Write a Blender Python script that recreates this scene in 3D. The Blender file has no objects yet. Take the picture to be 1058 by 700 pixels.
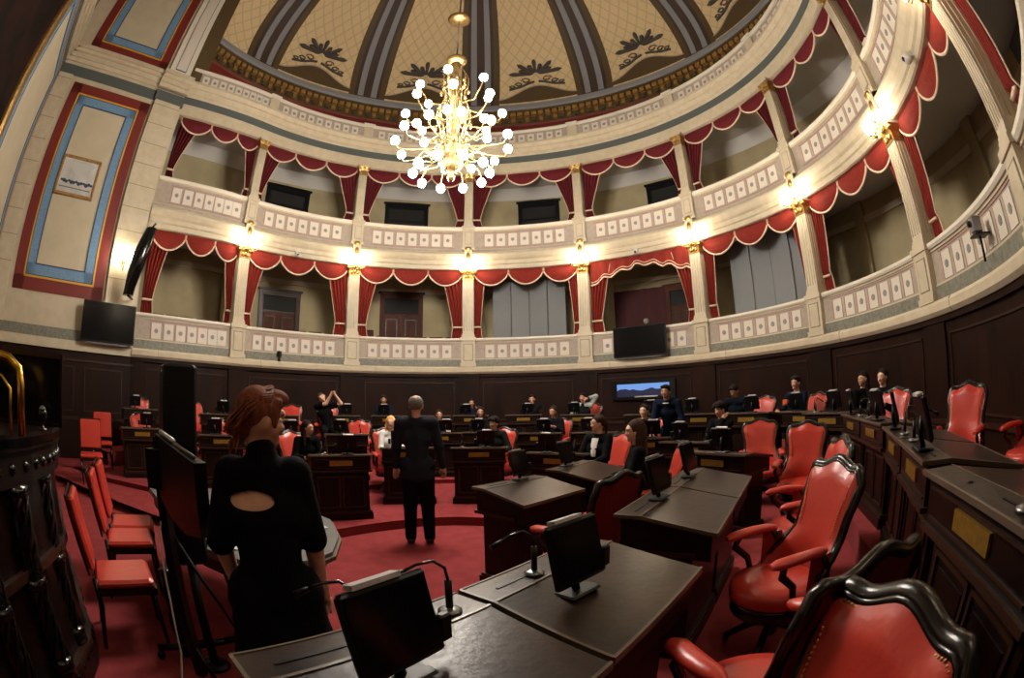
import bpy, math, random
import numpy as np
from mathutils import Vector, Matrix
random.seed(4)
SC = bpy.context.scene
COL = SC.collection
PI = math.pi
R = 7.6                                   # radius of the hemicycle wall, centre of the hall at the origin
EYE = (0.8586, -6.8786, 1.68)             # where the photographer stands (eye height above the carpet)
DE, PH = 0.481283, -1.50971               # angle of one bay, angle of the first column
C0 = (-8.33, 1.45)                        # where the gallery meets the panelled wall
C1 = (-10.67, -2.31)                      # corner of the panelled wall
# ------------------------------------------------------------------ materials
def lin(h):
    h = h.lstrip('#'); c = [int(h[i:i+2], 16)/255 for i in (0, 2, 4)]
    return tuple(x/12.92 if x <= .04045 else ((x+.055)/1.055)**2.4 for x in c) + (1,)
MATS = {}
def mat(name, col, rough=.6, metal=0, noise=None, scale=8, col2=None, bump=0, bscale=60, emit=0, coat=0, stretch=None, spec=.5):
    m = bpy.data.materials.new(name); m.use_nodes = True
    nt = m.node_tree; b = nt.nodes['Principled BSDF']; L = nt.links
    b.inputs['Base Color'].default_value = lin(col); b.inputs['Roughness'].default_value = rough
    b.inputs['Metallic'].default_value = metal; b.inputs['Coat Weight'].default_value = coat
    b.inputs['Specular IOR Level'].default_value = spec
    tc = nt.nodes.new('ShaderNodeTexCoord'); mp = nt.nodes.new('ShaderNodeMapping')
    L.new(tc.outputs['Object'], mp.inputs['Vector'])
    if stretch: mp.inputs['Scale'].default_value = stretch
    if col2:
        n = nt.nodes.new('ShaderNodeTexNoise'); n.inputs['Scale'].default_value = scale; n.inputs['Detail'].default_value = 6
        L.new(mp.outputs['Vector'], n.inputs['Vector'])
        r = nt.nodes.new('ShaderNodeValToRGB'); r.color_ramp.elements[0].position = .35; r.color_ramp.elements[1].position = .68
        r.color_ramp.elements[0].color = lin(col); r.color_ramp.elements[1].color = lin(col2)
        L.new(n.outputs['Fac'], r.inputs['Fac']); L.new(r.outputs['Color'], b.inputs['Base Color'])
    if bump:
        n2 = nt.nodes.new('ShaderNodeTexNoise'); n2.inputs['Scale'].default_value = bscale
        L.new(mp.outputs['Vector'], n2.inputs['Vector'])
        bp = nt.nodes.new('ShaderNodeBump'); bp.inputs['Strength'].default_value = bump; bp.inputs['Distance'].default_value = .01
        L.new(n2.outputs['Fac'], bp.inputs['Height']); L.new(bp.outputs['Normal'], b.inputs['Normal'])
    if emit:
        b.inputs['Emission Color'].default_value = lin(col if not isinstance(emit, tuple) else emit[1])
        b.inputs['Emission Strength'].default_value = emit if not isinstance(emit, tuple) else emit[0]
    MATS[name] = m
    return m
CREAM = mat('cream_plaster', '#bdb098', .6, col2='#b2a68d', scale=3, bump=.1)
CREAM2 = mat('pale_cream_moulding', '#c3b79e', .5, col2='#b8ab90', scale=5)
WHITE = mat('white_rail', '#d6cfbe', .45)
GREYB = mat('slate_band', '#4f5654', .6)
GREYM = mat('grey_marble', '#7c7b6e', .5, col2='#626257', scale=14)
MAUVE = mat('mauve_parapet', '#a89a8c', .6, col2='#9c8e80', scale=9)
SQUARE = mat('ornament_square', '#cfc6b8', .6)
MOTIF = mat('ornament_motif', '#8a8480', .6)
PINKL = mat('ornament_outline', '#a5786c', .6)
GOLD = mat('gilding', '#b8965c', .35, .8, bump=.4, bscale=40, col2='#8f6d3a', scale=20)
BRASS = mat('brass', '#c99b3c', .25, 1.0)
PLATE = mat('brass_nameplate', '#b08f3e', .38, .75, col2='#9a7a33', scale=40)
GALW = mat('gallery_wall', '#a89b78', .8, col2='#97896a', scale=1.2)
GALC = mat('gallery_ceiling', '#c4c0ba', .85)
RED = mat('red_leather', '#b9382b', .34, bump=.15, bscale=25, col2='#ad3024', scale=5)
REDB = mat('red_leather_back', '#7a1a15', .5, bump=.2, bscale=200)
CURT = mat('red_velvet', '#862c22', .85, spec=.2, col2='#6a2018', scale=14, stretch=(6, 6, .4))
CURT2 = mat('crimson_velvet', '#661f24', .85, spec=.2, col2='#50171b', scale=14, stretch=(6, 6, .4))
FRINGE = mat('cream_fringe', '#d9c3a8', .8, bump=.5, bscale=150)
CARPET = mat('red_carpet', '#8e3a3c', .95, bump=.5, bscale=350, col2='#813234', scale=6, spec=.1)
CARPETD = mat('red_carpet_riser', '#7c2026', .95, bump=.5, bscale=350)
WOOD = mat('dark_walnut', '#1b0e0a', .35, spec=.2, col2='#110906', scale=5, bump=.08, bscale=40, stretch=(1, 1, 6))
WOODH = mat('dark_walnut_wall', '#26130c', .5, spec=.12, col2='#170b07', scale=2.2, stretch=(1, 1, .35))
WOODM = mat('walnut_moulding', '#301c12', .4, spec=.3)
DTOP = mat('worn_desk_top', '#33231a', .3, spec=.4, col2='#180f0c', scale=3.5, bump=.1, bscale=30)
DTRIM = mat('worn_desk_edge', '#54463a', .35)
FRAMEW = mat('carved_chair_wood', '#1d140f', .25, spec=.4, col2='#100b08', scale=18)
BLACKP = mat('black_plastic', '#08080a', .4, spec=.25)
SCREEN = mat('dark_screen', '#08080a', .16, spec=.22)
CGILT = mat('chandelier_gilding', '#8c7044', .35, .8, bump=.4, bscale=40, col2='#6a5433', scale=20)
BLACKG = mat('black_glossy', '#0a0b0c', .15)
SILVER = mat('silver_edge', '#c9c9cc', .3, .3)
STEEL = mat('steel', '#8a8c8e', .3, .9)
REDPAINT = mat('oxblood_paint', '#6e1f16', .6)
BLUEP = mat('blue_ornament', '#6f92b4', .6, col2='#5c7f9f', scale=26)
BLUELINE = mat('blue_dark_line', '#2c3a52', .6)
YELLOWL = mat('gold_line', '#c8952f', .5)
PANELC = mat('panel_cream', '#bdb39a', .65, col2='#b5ab90', scale=2)
DOMEP = None
RIB1 = mat('dome_rib_grey', '#85868a', .7)
RIB2 = mat('dome_rib_brown', '#3f3028', .7)
RIBG = mat('dome_olive', '#574526', .7, col2='#4a3a20', scale=20)
DENT = mat('dentil_gilt', '#a07a3e', .6, col2='#7d5a2c', scale=14)
ORN = mat('dome_ornament', '#4b4540', .7)
ORN2 = mat('dome_ornament_rose', '#6e4a3c', .7)
BULB = mat('lit_bulb', '#fff3dc', .3, emit=(190, '#fff5e8'))
GLOBE = mat('lit_globe', '#ffedc8', .3, emit=(40, '#fff0d6'))
GREYF = mat('grey_cloth', '#77797b', .9, bump=.3, bscale=120)
GREYL = mat('grey_table_top', '#5e6160', .45, col2='#505352', scale=4)
PAPER = mat('white_paper', '#b9b9b4', .7)
DOORW = mat('varnished_door', '#4d2817', .6, spec=.2, col2='#3a1d11', scale=4, stretch=(1, 1, .2))
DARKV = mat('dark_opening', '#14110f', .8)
DARKR = mat('dark_red_hanging', '#3d1215', .85)
BLUEW = mat('blue_grey_wall', '#5b6670', .8)
LINEM = mat('joint_line', '#8f8263', .7)
PAINTDK = mat('dark_painting', '#0a0807', .7, spec=.1, col2='#27130e', scale=1.5)
SKETCH = None
def dome_mat():
    m = bpy.data.materials.new('dome_lattice'); m.use_nodes = True; nt = m.node_tree; b = nt.nodes['Principled BSDF']; L = nt.links
    b.inputs['Roughness'].default_value = .75
    uv = nt.nodes.new('ShaderNodeUVMap'); sp = nt.nodes.new('ShaderNodeSeparateXYZ'); L.new(uv.outputs[0], sp.inputs[0])
    outs = []
    for sgn in ('ADD', 'SUBTRACT'):
        a = nt.nodes.new('ShaderNodeMath'); a.operation = sgn; L.new(sp.outputs[0], a.inputs[0]); L.new(sp.outputs[1], a.inputs[1])
        f = nt.nodes.new('ShaderNodeMath'); f.operation = 'FRACT'; L.new(a.outputs[0], f.inputs[0])
        s = nt.nodes.new('ShaderNodeMath'); s.operation = 'SUBTRACT'; s.inputs[1].default_value = .5; L.new(f.outputs[0], s.inputs[0])
        ab = nt.nodes.new('ShaderNodeMath'); ab.operation = 'ABSOLUTE'; L.new(s.outputs[0], ab.inputs[0])
        g = nt.nodes.new('ShaderNodeMath'); g.operation = 'LESS_THAN'; g.inputs[1].default_value = .075; L.new(ab.outputs[0], g.inputs[0])
        outs.append(g)
    mx = nt.nodes.new('ShaderNodeMath'); mx.operation = 'MAXIMUM'; L.new(outs[0].outputs[0], mx.inputs[0]); L.new(outs[1].outputs[0], mx.inputs[1])
    mul = nt.nodes.new('ShaderNodeMath'); mul.operation = 'MULTIPLY'; mul.inputs[1].default_value = .6; L.new(mx.outputs[0], mul.inputs[0])
    mc = nt.nodes.new('ShaderNodeMix'); mc.data_type = 'RGBA'
    mc.inputs[6].default_value = lin('#d8c092'); mc.inputs[7].default_value = lin('#b3a381')
    L.new(mul.outputs[0], mc.inputs[0]); L.new(mc.outputs[2], b.inputs['Base Color'])
    return m
DOMEP = dome_mat()
def screen_mat():
    # a lit monitor: blue sky above a dark hill line
    m = bpy.data.materials.new('lit_landscape_screen'); m.use_nodes = True; nt = m.node_tree; b = nt.nodes['Principled BSDF']; L = nt.links
    b.inputs['Base Color'].default_value = (0, 0, 0, 1)
    tc = nt.nodes.new('ShaderNodeUVMap'); sp = nt.nodes.new('ShaderNodeSeparateXYZ'); L.new(tc.outputs[0], sp.inputs[0])
    n = nt.nodes.new('ShaderNodeTexNoise'); n.noise_dimensions = '1D'; n.inputs['Scale'].default_value = 2.3; L.new(sp.outputs[0], n.inputs['W'])
    s = nt.nodes.new('ShaderNodeMath'); s.operation = 'SUBTRACT'; L.new(sp.outputs[1], s.inputs[0]); L.new(n.outputs['Fac'], s.inputs[1])
    g = nt.nodes.new('ShaderNodeMath'); g.operation = 'GREATER_THAN'; g.inputs[1].default_value = -.02; L.new(s.outputs[0], g.inputs[0])
    mc = nt.nodes.new('ShaderNodeMix'); mc.data_type = 'RGBA'
    mc.inputs[6].default_value = lin('#141b3a'); mc.inputs[7].default_value = lin('#6f9be0')
    L.new(g.outputs[0], mc.inputs[0]); L.new(mc.outputs[2], b.inputs['Emission Color']); b.inputs['Emission Strength'].default_value = .8
    return m
LANDS = screen_mat()
# ------------------------------------------------------------------ mesh builder
class MB:
    def __init__(s): s.v = []; s.f = []; s.m = []; s.mats = []; s.uv = None; s.sm = []
    def mi(s, m):
        if m not in s.mats: s.mats.append(m)
        return s.mats.index(m)
    def add(s, vs, fs, m, M=None, smooth=False):
        b = len(s.v); i = s.mi(m)
        for p in vs: s.v.append(tuple(M @ Vector(p)) if M is not None else tuple(p))
        for f in fs: s.f.append([b+k for k in f]); s.m.append(i); s.sm.append(smooth)
        return s
    def box(s, x0, x1, y0, y1, z0, z1, m, M=None):
        vs = [(x, y, z) for z in (z0, z1) for y in (y0, y1) for x in (x0, x1)]
        return s.add(vs, [(0, 2, 3, 1), (4, 5, 7, 6), (0, 1, 5, 4), (2, 6, 7, 3), (0, 4, 6, 2), (1, 3, 7, 5)], m, M)
    def bbox(s, x0, x1, y0, y1, z0, z1, m, b=.01, M=None):     # box with chamfered vertical + top edges
        def ring(i, z): return [(x0+i+b, y0+i, z), (x1-i-b, y0+i, z), (x1-i, y0+i+b, z), (x1-i, y1-i-b, z), (x1-i-b, y1-i, z), (x0+i+b, y1-i, z), (x0+i, y1-i-b, z), (x0+i, y0+i+b, z)]
        R_ = [ring(b, z0), ring(0, z0+b), ring(0, z1-b), ring(b, z1)]
        vs = [p for r in R_ for p in r]; fs = [tuple(range(7, -1, -1)), tuple(range(24, 32))]
        for k in range(3):
            for i in range(8): j = (i+1) % 8; fs.append((k*8+i, k*8+j, k*8+8+j, k*8+8+i))
        return s.add(vs, fs, m, M)
    def prism(s, poly, z0, z1, m, M=None):
        n = len(poly); vs = [(x, y, z0) for x, y in poly]+[(x, y, z1) for x, y in poly]
        fs = [tuple(range(n-1, -1, -1)), tuple(range(n, 2*n))]+[(i, (i+1) % n, n+(i+1) % n, n+i) for i in range(n)]
        return s.add(vs, fs, m, M)
    def lathe(s, prof, m, n=16, M=None, smooth=True):
        vs = []; fs = []
        for r, z in prof:
            for k in range(n): a = 2*PI*k/n; vs.append((r*math.cos(a), r*math.sin(a), z))
        for j in range(len(prof)-1):
            for k in range(n): l = (k+1) % n; fs.append((j*n+k, j*n+l, j*n+n+l, j*n+n+k))
        fs.append(tuple(range(n-1, -1, -1))); fs.append(tuple(range((len(prof)-1)*n, len(prof)*n)))
        return s.add(vs, fs, m, M, smooth)
    def tube(s, pts, rad, m, n=8, M=None, flat=1.0):
        pts = [Vector(p) for p in pts]; N = len(pts)
        if not hasattr(rad, '__len__'): rad = [rad]*N
        vs = []; fs = []; up = Vector((0, 0, 1)); prev = None
        for i, p in enumerate(pts):
            t = (pts[min(i+1, N-1)]-pts[max(i-1, 0)]).normalized()
            if prev is None:
                a = t.cross(up if abs(t.z) < .9 else Vector((1, 0, 0))).normalized()
            else: a = (prev-t*prev.dot(t)).normalized()
            prev = a; b = t.cross(a)
            for k in range(n): w = 2*PI*k/n; vs.append(tuple(p+a*(math.cos(w)*rad[i])+b*(math.sin(w)*rad[i]*flat)))
        for i in range(N-1):
            for k in range(n): l = (k+1) % n; fs.append((i*n+k, i*n+l, i*n+n+l, i*n+n+k))
        fs.append(tuple(range(n-1, -1, -1))); fs.append(tuple(range((N-1)*n, N*n)))
        return s.add(vs, fs, m, M, True)
    def ball(s, c, r, m, n=10, M=None, sc=(1, 1, 1)):
        vs = []; fs = []; h = n//2+1
        for j in range(h+1):
            ph = PI*j/h
            for k in range(n): a = 2*PI*k/n; vs.append((c[0]+r*sc[0]*math.sin(ph)*math.cos(a), c[1]+r*sc[1]*math.sin(ph)*math.sin(a), c[2]+r*sc[2]*math.cos(ph)))
        for j in range(h):
            for k in range(n): l = (k+1) % n; fs.append((j*n+k, j*n+n+k, j*n+n+l, j*n+l))
        return s.add(vs, fs, m, M, True)
    def grid(s, P, m, M=None, smooth=True, close=False):          # P[i][j] points
        a, b = len(P), len(P[0]); vs = [p for r in P for p in r]; fs = []
        for i in range(a-1):
            for j in range(b-1): fs.append((i*b+j, i*b+j+1, i*b+b+j+1, i*b+b+j))
            if close: fs.append((i*b+b-1, i*b, i*b+b, i*b+2*b-1))
        return s.add(vs, fs, m, M, smooth)
    def build(s, name, parent=None, loc=(0, 0, 0), rz=0):
        me = bpy.data.meshes.new(name); me.from_pydata(s.v, [], s.f)
        for m in s.mats: me.materials.append(m)
        me.polygons.foreach_set('material_index', s.m); me.polygons.foreach_set('use_smooth', s.sm); me.validate(); me.update()
        o = bpy.data.objects.new(name, me); COL.objects.link(o); o.location = loc; o.rotation_euler = (0, 0, rz)
        if parent: o.parent = parent
        return o
def tag(o, label=None, cat=None, group=None, kind=None):
    if label: o['label'] = label
    if cat: o['category'] = cat
    if group: o['group'] = group
    if kind: o['kind'] = kind
    return o
def thing(name, label, cat, loc=(0, 0, 0), rz=0, group=None):
    o = bpy.data.objects.new(name, None); COL.objects.link(o); o.location = loc; o.rotation_euler = (0, 0, rz); o.empty_display_size = .1
    return tag(o, label, cat, group)
def struct(mb, name, parent=None):
    o = mb.build(name, parent)
    if parent is None: o['kind'] = 'structure'
    return o
def dup(src, loc, rz, label, group=None):
    def cp(o, par):
        c = o.copy(); COL.objects.link(c)
        if par is not None: c.parent = par
        for ch in o.children: cp(ch, c)
        return c
    r = cp(src, None); r.location = loc; r.rotation_euler = (0, 0, rz); tag(r, label, None, group)
    return r
def head(f): return math.atan2(-f[0], f[1])                      # rotation that turns local +Y to the direction f
def spot(az, d): a = math.radians(az); return (EYE[0]+d*math.sin(a), EYE[1]+d*math.cos(a))   # place seen on a bearing from where the photographer stands
def xf(loc, rz): return Matrix.Translation(Vector(loc)) @ Matrix.Rotation(rz, 4, 'Z')
# ------------------------------------------------------------------ the ring of galleries
def ring(s, o=0.0):
    """point o metres outside the gallery front at bay parameter s (columns stand at whole s)"""
    if s >= 1:
        a = PH+s*DE; return ((R+o)*math.sin(a), (R+o)*math.cos(a))
    a = PH+DE; p1 = Vector((R*math.sin(a), R*math.cos(a))); t1 = Vector((-math.cos(a), math.sin(a)))
    p0 = Vector(C0); q = p1+t1*1.2
    u = 1-s
    p = p1*(1-u)**2+q*(2*u*(1-u))+p0*u*u
    t = (q-p1)*(2*(1-u))+(p0-q)*(2*u); t.normalize(); n = Vector((t.y, -t.x))
    if n.dot(p) < 0: n = -n
    p = p+n*o; return (p.x, p.y)
def ringM(s, o=0.0, z=0.0):
    """frame on the ring: local +X along the bay, local +Y outwards"""
    p = Vector(ring(s, o)); q = Vector(ring(s+.01, o)); t = (q-p).normalized()
    return Matrix(((t.x, -t.y, 0, p.x), (t.y, t.x, 0, p.y), (0, 0, 1, z), (0, 0, 0, 1)))
def sweep(mb, prof, s0, s1, m, step=1/12, smooth=False, close=True):
    n = max(1, int(round((s1-s0)/step))); pr = prof+[prof[0]] if close else prof
    P = []
    for i in range(n+1):
        s = s0+(s1-s0)*i/n; P.append([ring(s, o)+(z,) for o, z in pr])
    mb.grid(P, m, smooth=smooth)
    if close:
        for k in (0, n): mb.add([P[k][j] for j in range(len(prof))], [tuple(range(len(prof)))], m)
    return mb
def rect(o0, o1, z0, z1): return [(o0, z0), (o0, z1), (o1, z1), (o1, z0)]
SE = 9.6
ZB, ZL, ZR, ZC, ZU, ZUR, ZUT = 2.49, 2.71, 3.59, 5.80, 6.34, 7.24, 9.25
# floor and tiers ----------------------------------------------------
KC = (-.1, -2.9)
def polar(pts):
    L = sorted((math.atan2(x-KC[0], y-KC[1]), math.hypot(x-KC[0], y-KC[1])) for x, y in pts)
    def r(a):
        for i in range(len(L)):
            a0, r0 = L[i]; a1, r1 = L[(i+1) % len(L)]
            if i == len(L)-1: a1 += 2*PI
            for aa in (a, a+2*PI):
                if a0 <= aa <= a1: w = (aa-a0)/max(1e-6, a1-a0); x = 1/((1-w)/r0+w/r1); return x
        return L[0][1]
    return r
def tier(name, pts, z, a0, a1, zlow):
    r = polar(pts); mb = MB(); n = 140; P = []; Q = []
    for i in range(n+1):
        a = a0+(a1-a0)*i/n; rr = r(a); d = (math.sin(a), math.cos(a))
        A = (KC[0]+d[0]*rr, KC[1]+d[1]*rr)
        t = 0
        while math.hypot(KC[0]+d[0]*t, KC[1]+d[1]*t) < R-.03: t += .05
        B = (KC[0]+d[0]*t, KC[1]+d[1]*t)
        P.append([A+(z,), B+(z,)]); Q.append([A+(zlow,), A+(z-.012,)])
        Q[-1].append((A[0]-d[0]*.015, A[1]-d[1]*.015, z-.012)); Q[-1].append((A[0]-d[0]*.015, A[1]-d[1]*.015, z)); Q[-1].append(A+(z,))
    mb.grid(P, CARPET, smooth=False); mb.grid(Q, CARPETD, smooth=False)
    return struct(mb, name)
mb = MB(); mb.prism([(13*math.cos(2*PI*k/48), 13*math.sin(2*PI*k/48)) for k in range(48)], -.1, 0, CARPET); struct(mb, 'floor')
T1 = [(-6.4, -2.6), (-3.2, -2.5), (-2.2, -2.35), (-1.52, -2.1), (-1.18, -1.6), (-.74, -1.15), (-.32, -.87), (.1, -.76), (.45, -.8), (.8, -1.1), (1.0, -1.6), (.85, -2.2), (.42, -2.95), (.4, -3.25), (.6, -3.75), (.98, -4.55), (.95, -4.85), (.0, -6.0), (-.5, -6.9), (-.9, -7.6)]
T2 = [(-6.6, -1.6), (-4.2, -1.4), (-3.1, -.7), (-2.1, .35), (-1.2, 1.35), (-.5, 1.75), (.7, 1.8), (1.7, 1.4), (2.5, .4), (2.7, -.6), (2.7, -1.6), (2.3, -2.5), (2.0, -3.0), (1.35, -3.95), (1.1, -4.5), (1.0, -4.85), (.05, -5.95), (-.4, -6.9), (-.8, -7.6)]
T3 = [(-6.8, -.2), (-5.2, 0.1), (-4.2, .45), (-3.2, 1.5), (-2.4, 2.6), (-1.6, 3.2), (-.1, 3.5), (1.2, 3.4), (2.3, 2.6), (3.6, 1.2), (4.3, .2), (4.6, -1.1), (4.4, -2.3), (4.2, -2.9), (3.5, -4.15), (2.25, -5.72), (1.8, -6.4), (1.4, -7.2)]
tier('floor_tier', T1, .12, -1.45, PI+.2, 0)
tier('floor_tier', T2, .20, -1.35, PI-.02, .12)
tier('floor_tier', T3, .47, -1.25, PI-.35, .20)
# wooden wall ----------------------------------------------------------
mb = MB(); sweep(mb, rect(0, .35, 0, ZB), 0, SE, WOODH)
for k in range(0, 10):
    sweep(mb, rect(-.05, 0, 0, ZB-.02), k-.09 if k else 0, k+.09, WOODH, .03)
    if k < 9:
        for a, b, z0, z1 in ((.12, .88, 1.05, 2.24),):
            for zz in (z0, z1-.035): sweep(mb, rect(-.03, 0, zz, zz+.03), k+a, k+b, WOODM)
            for ss in (k+a, k+b-.006): sweep(mb, rect(-.025, 0, z0, z1), ss, ss+.006, WOODM, .006)
sweep(mb, rect(-.06, 0, .9, .97), 0, SE, WOODM); sweep(mb, rect(-.07, 0, ZB-.09, ZB), 0, SE, WOODH)
struct(mb, 'wall_rear')
# ledge ---------------------------------------------------------------
mb = MB(); sweep(mb, [(-.1, ZB), (-.16, ZB+.06), (-.16, ZL-.05), (-.12, ZL), (.3, ZL), (.3, ZB)], 0, SE, CREAM2)
sweep(mb, rect(-.04, .3, ZL, ZL+.22), 0, SE, GREYM)
for k in range(10):
    sweep(mb, [(-.105, ZB), (-.165, ZB+.05), (-.165, ZL-.03), (-.125, ZL+.004), (-.1, ZL)], k+.205, k+.208, LINEM, .003)
struct(mb, 'trim_1')
def parapet(mb, z0, z1, sq0, sq1, n=7, s0=0, s1=SE, o=0.0, side=.13):
    sweep(mb, rect(o, o+.22, z0, z1-.07), s0, s1, MAUVE)
    sweep(mb, [(o-.06, z1-.09), (o-.09, z1-.05), (o-.09, z1), (o+.3, z1), (o+.3, z1-.09)], s0, s1, WHITE)
    sweep(mb, rect(o-.025, o, z1-.13, z1-.09), s0, s1, CREAM2)
    sweep(mb, rect(o-.02, o, z0, z0+.05), s0, s1, CREAM2)
    for k in range(int(s1)+1):
        a, b = k+side, k+1-side
        sweep(mb, rect(o-.012, o, sq1+.035, sq1+.05), a-.01, b+.01, PINKL); sweep(mb, rect(o-.012, o, sq0-.05, sq0-.035), a-.01, b+.01, PINKL)
        for j in range(n):
            s = a+(b-a)*(j+.5)/n
            if s > s1: continue
            w = (b-a)/n*3.6*.36; h = (sq1-sq0)/2; zc = (sq0+sq1)/2; M = ringM(s, o, zc)
            mb.box(-w, w, -.018, 0, -h, h, SQUARE, M)
            mb.box(-w-.035, -w-.02, -.01, 0, -h, h, PINKL, M)
            for t in range(4):
                A = M @ Matrix.Rotation(t*PI/4, 4, 'Y'); mb.box(-w*.42, w*.42, -.026, -.016, -.017, .017, MOTIF, A)
            mb.box(-w*.2, w*.2, -.03, -.016, -w*.2, w*.2, MOTIF, M)
mb = MB(); parapet(mb, ZL+.2, ZR, 2.985, 3.38); struct(mb, 'trim_2')
mb = MB(); parapet(mb, ZU+.1, ZUR, 6.58, 7.0); struct(mb, 'trim_3')
# entablature between the galleries
mb = MB()
sweep(mb, [(.02, ZC), (-.02, ZC+.02), (-.02, ZC+.14), (-.06, ZC+.17), (-.06, ZC+.28), (-.12, ZC+.33), (-.17, ZC+.43), (-.17, ZC+.5), (-.05, ZU+.02), (-.02, ZU+.12), (.3, ZU+.12), (.3, ZC)], 0, SE, CREAM2)
sweep(mb, rect(-.045, 0, ZU+.06, ZU+.13), 0, SE, MAUVE)
struct(mb, 'trim_4')
# crowning cornice, slate band, attic
mb = MB()
sweep(mb, [(.05, ZUT), (-.02, ZUT+.01), (-.02, 9.62), (-.03, 9.86), (-.08, 9.9), (-.08, 10.0), (-.2, 10.08), (-.2, 10.14), (-.3, 10.22), (-.3, 10.3), (-.1, 10.36), (.4, 10.36), (.4, ZUT)], 0, SE, CREAM2)
sweep(mb, rect(-.04, 0, 9.62, 9.86), 0, SE, GREYB)
sweep(mb, rect(-.02, .16, 10.34, 10.86), 0, SE, MAUVE)
sweep(mb, [(-.07, 10.84), (-.1, 10.87), (-.1, 10.93), (.2, 10.93), (.2, 10.84)], 0, SE, WHITE)
for k in range(10):
    if k: 
        M = ringM(min(k, SE), -.02, 0); mb.box(-.17, .17, -.06, .1, 10.34, 10.9, CREAM2, M); mb.box(-.2, .2, -.12, .1, 10.86, 10.96, WHITE, M)
    for j in range(9):
        s = k+.09+.82*(j+.5)/9
        if s > SE: continue
        M = ringM(s, -.02, 10.6); mb.box(-.11, .11, -.02, 0, -.15, .15, SQUARE, M)
        for t in range(4): mb.box(-.055, .055, -.03, -.018, -.014, .014, MOTIF, M @ Matrix.Rotation(t*PI/4, 4, 'Y'))
struct(mb, 'trim_5')
# gallery floors, ceilings, back walls
mb = MB(); sweep(mb, rect(.1, 2.1, 2.5, 2.62), 0, SE, WOODH); struct(mb, 'gallery_floor')['kind'] = 'structure'
mb = MB(); sweep(mb, rect(.05, 2.1, 6.0, 6.4), 0, SE, GALC); struct(mb, 'gallery_floor')['kind'] = 'structure'
mb = MB(); sweep(mb, rect(.05, 2.1, 9.45, 9.7), 0, SE, GALC); struct(mb, 'ceiling_gallery')['kind'] = 'structure'
mb = MB(); sweep(mb, rect(2.05, 2.3, 2.3, 9.9), 0, 7.6, GALW); sweep(mb, rect(2.05, 2.3, 2.3, 9.9), 7.6, SE, BLUEW)
sweep(mb, rect(1.98, 2.05, 5.45, 5.6), 0, SE, CREAM); sweep(mb, [(1.7, 9.45), (2.05, 9.1), (2.05, 9.45)], 0, SE, GALC)
for k in range(1, 9): sweep(mb, rect(1.93, 2.05, 2.6, 6.0), k+.05, k+.12, GALW, .035)
struct(mb, 'wall_gallery')
# doors on the gallery back walls
def door(n, s0, s1, z0, z1, panel, frame, double=True, transom=True):
    mb = MB(); sc = (s0+s1)/2; hw = (s1-s0)*DE*(R+2)/2; M = ringM(sc, 2.0, 0)
    for sg in (-1, 1): mb.box(sg*hw-.08, sg*hw+.08, -.06, .06, z0, z1, frame, M)
    mb.box(-hw-.08, hw+.08, -.07, .06, z1-.1, z1+.08, frame, M); mb.box(-hw-.14, hw+.14, -.1, .06, z1+.08, z1+.14, frame, M)
    o = struct(mb, 'door_%d' % n)
    zt = z0+(z1-z0)*.74
    lf = MB()
    lf.box(-hw+.08, hw-.08, -.0, .05, z0, zt, panel, M)
    if panel is DOORW:
        for sg in (-1, 1):
            for a, b in ((.06, .42), (.48, .94)):
                cx = sg*hw/2; zz0, zz1 = z0+(zt-z0)*a, z0+(zt-z0)*b
                for q in ((cx-hw*.3, cx+hw*.3, zz0, zz0+.03), (cx-hw*.3, cx+hw*.3, zz1-.03, zz1), (cx-hw*.3, cx-hw*.3+.03, zz0, zz1), (cx+hw*.3-.03, cx+hw*.3, zz0, zz1)): lf.box(q[0], q[1], -.025, 0, q[2], q[3], WOODM, M)
    lf.build('door_leaf', o)
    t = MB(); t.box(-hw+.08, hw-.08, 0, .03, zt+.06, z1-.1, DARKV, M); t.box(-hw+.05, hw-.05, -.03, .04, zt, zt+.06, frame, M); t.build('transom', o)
    if panel is DOORW:
        h = MB(); h.ball((.05, -.05, z0+1.0), .035, BRASS, 8, M); h.build('door_handle', o)
door(1, 1.37, 1.66, 2.62, 5.1, DOORW, WOODM); door(2, 2.32, 2.62, 2.62, 5.35, DOORW, DOORW); door(3, 4.53, 4.72, 2.62, 5.1, DOORW, DOORW)
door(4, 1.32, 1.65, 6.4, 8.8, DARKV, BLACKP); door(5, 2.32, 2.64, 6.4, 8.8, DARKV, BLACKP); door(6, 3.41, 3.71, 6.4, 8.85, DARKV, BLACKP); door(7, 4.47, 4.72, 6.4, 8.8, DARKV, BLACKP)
mb = MB(); M = ringM(4.3, 1.9, 0); mb.grid([[tuple(M @ Vector((x*.1, .03*math.sin(x*1.9), z))) for x in range(-11, 12)] for z in (2.65, 5.2)], DARKR)
tag(mb.build('wall_hanging'), 'dark red cloth hung on the gallery back wall above the wall-mounted television', 'wall hanging')
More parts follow.
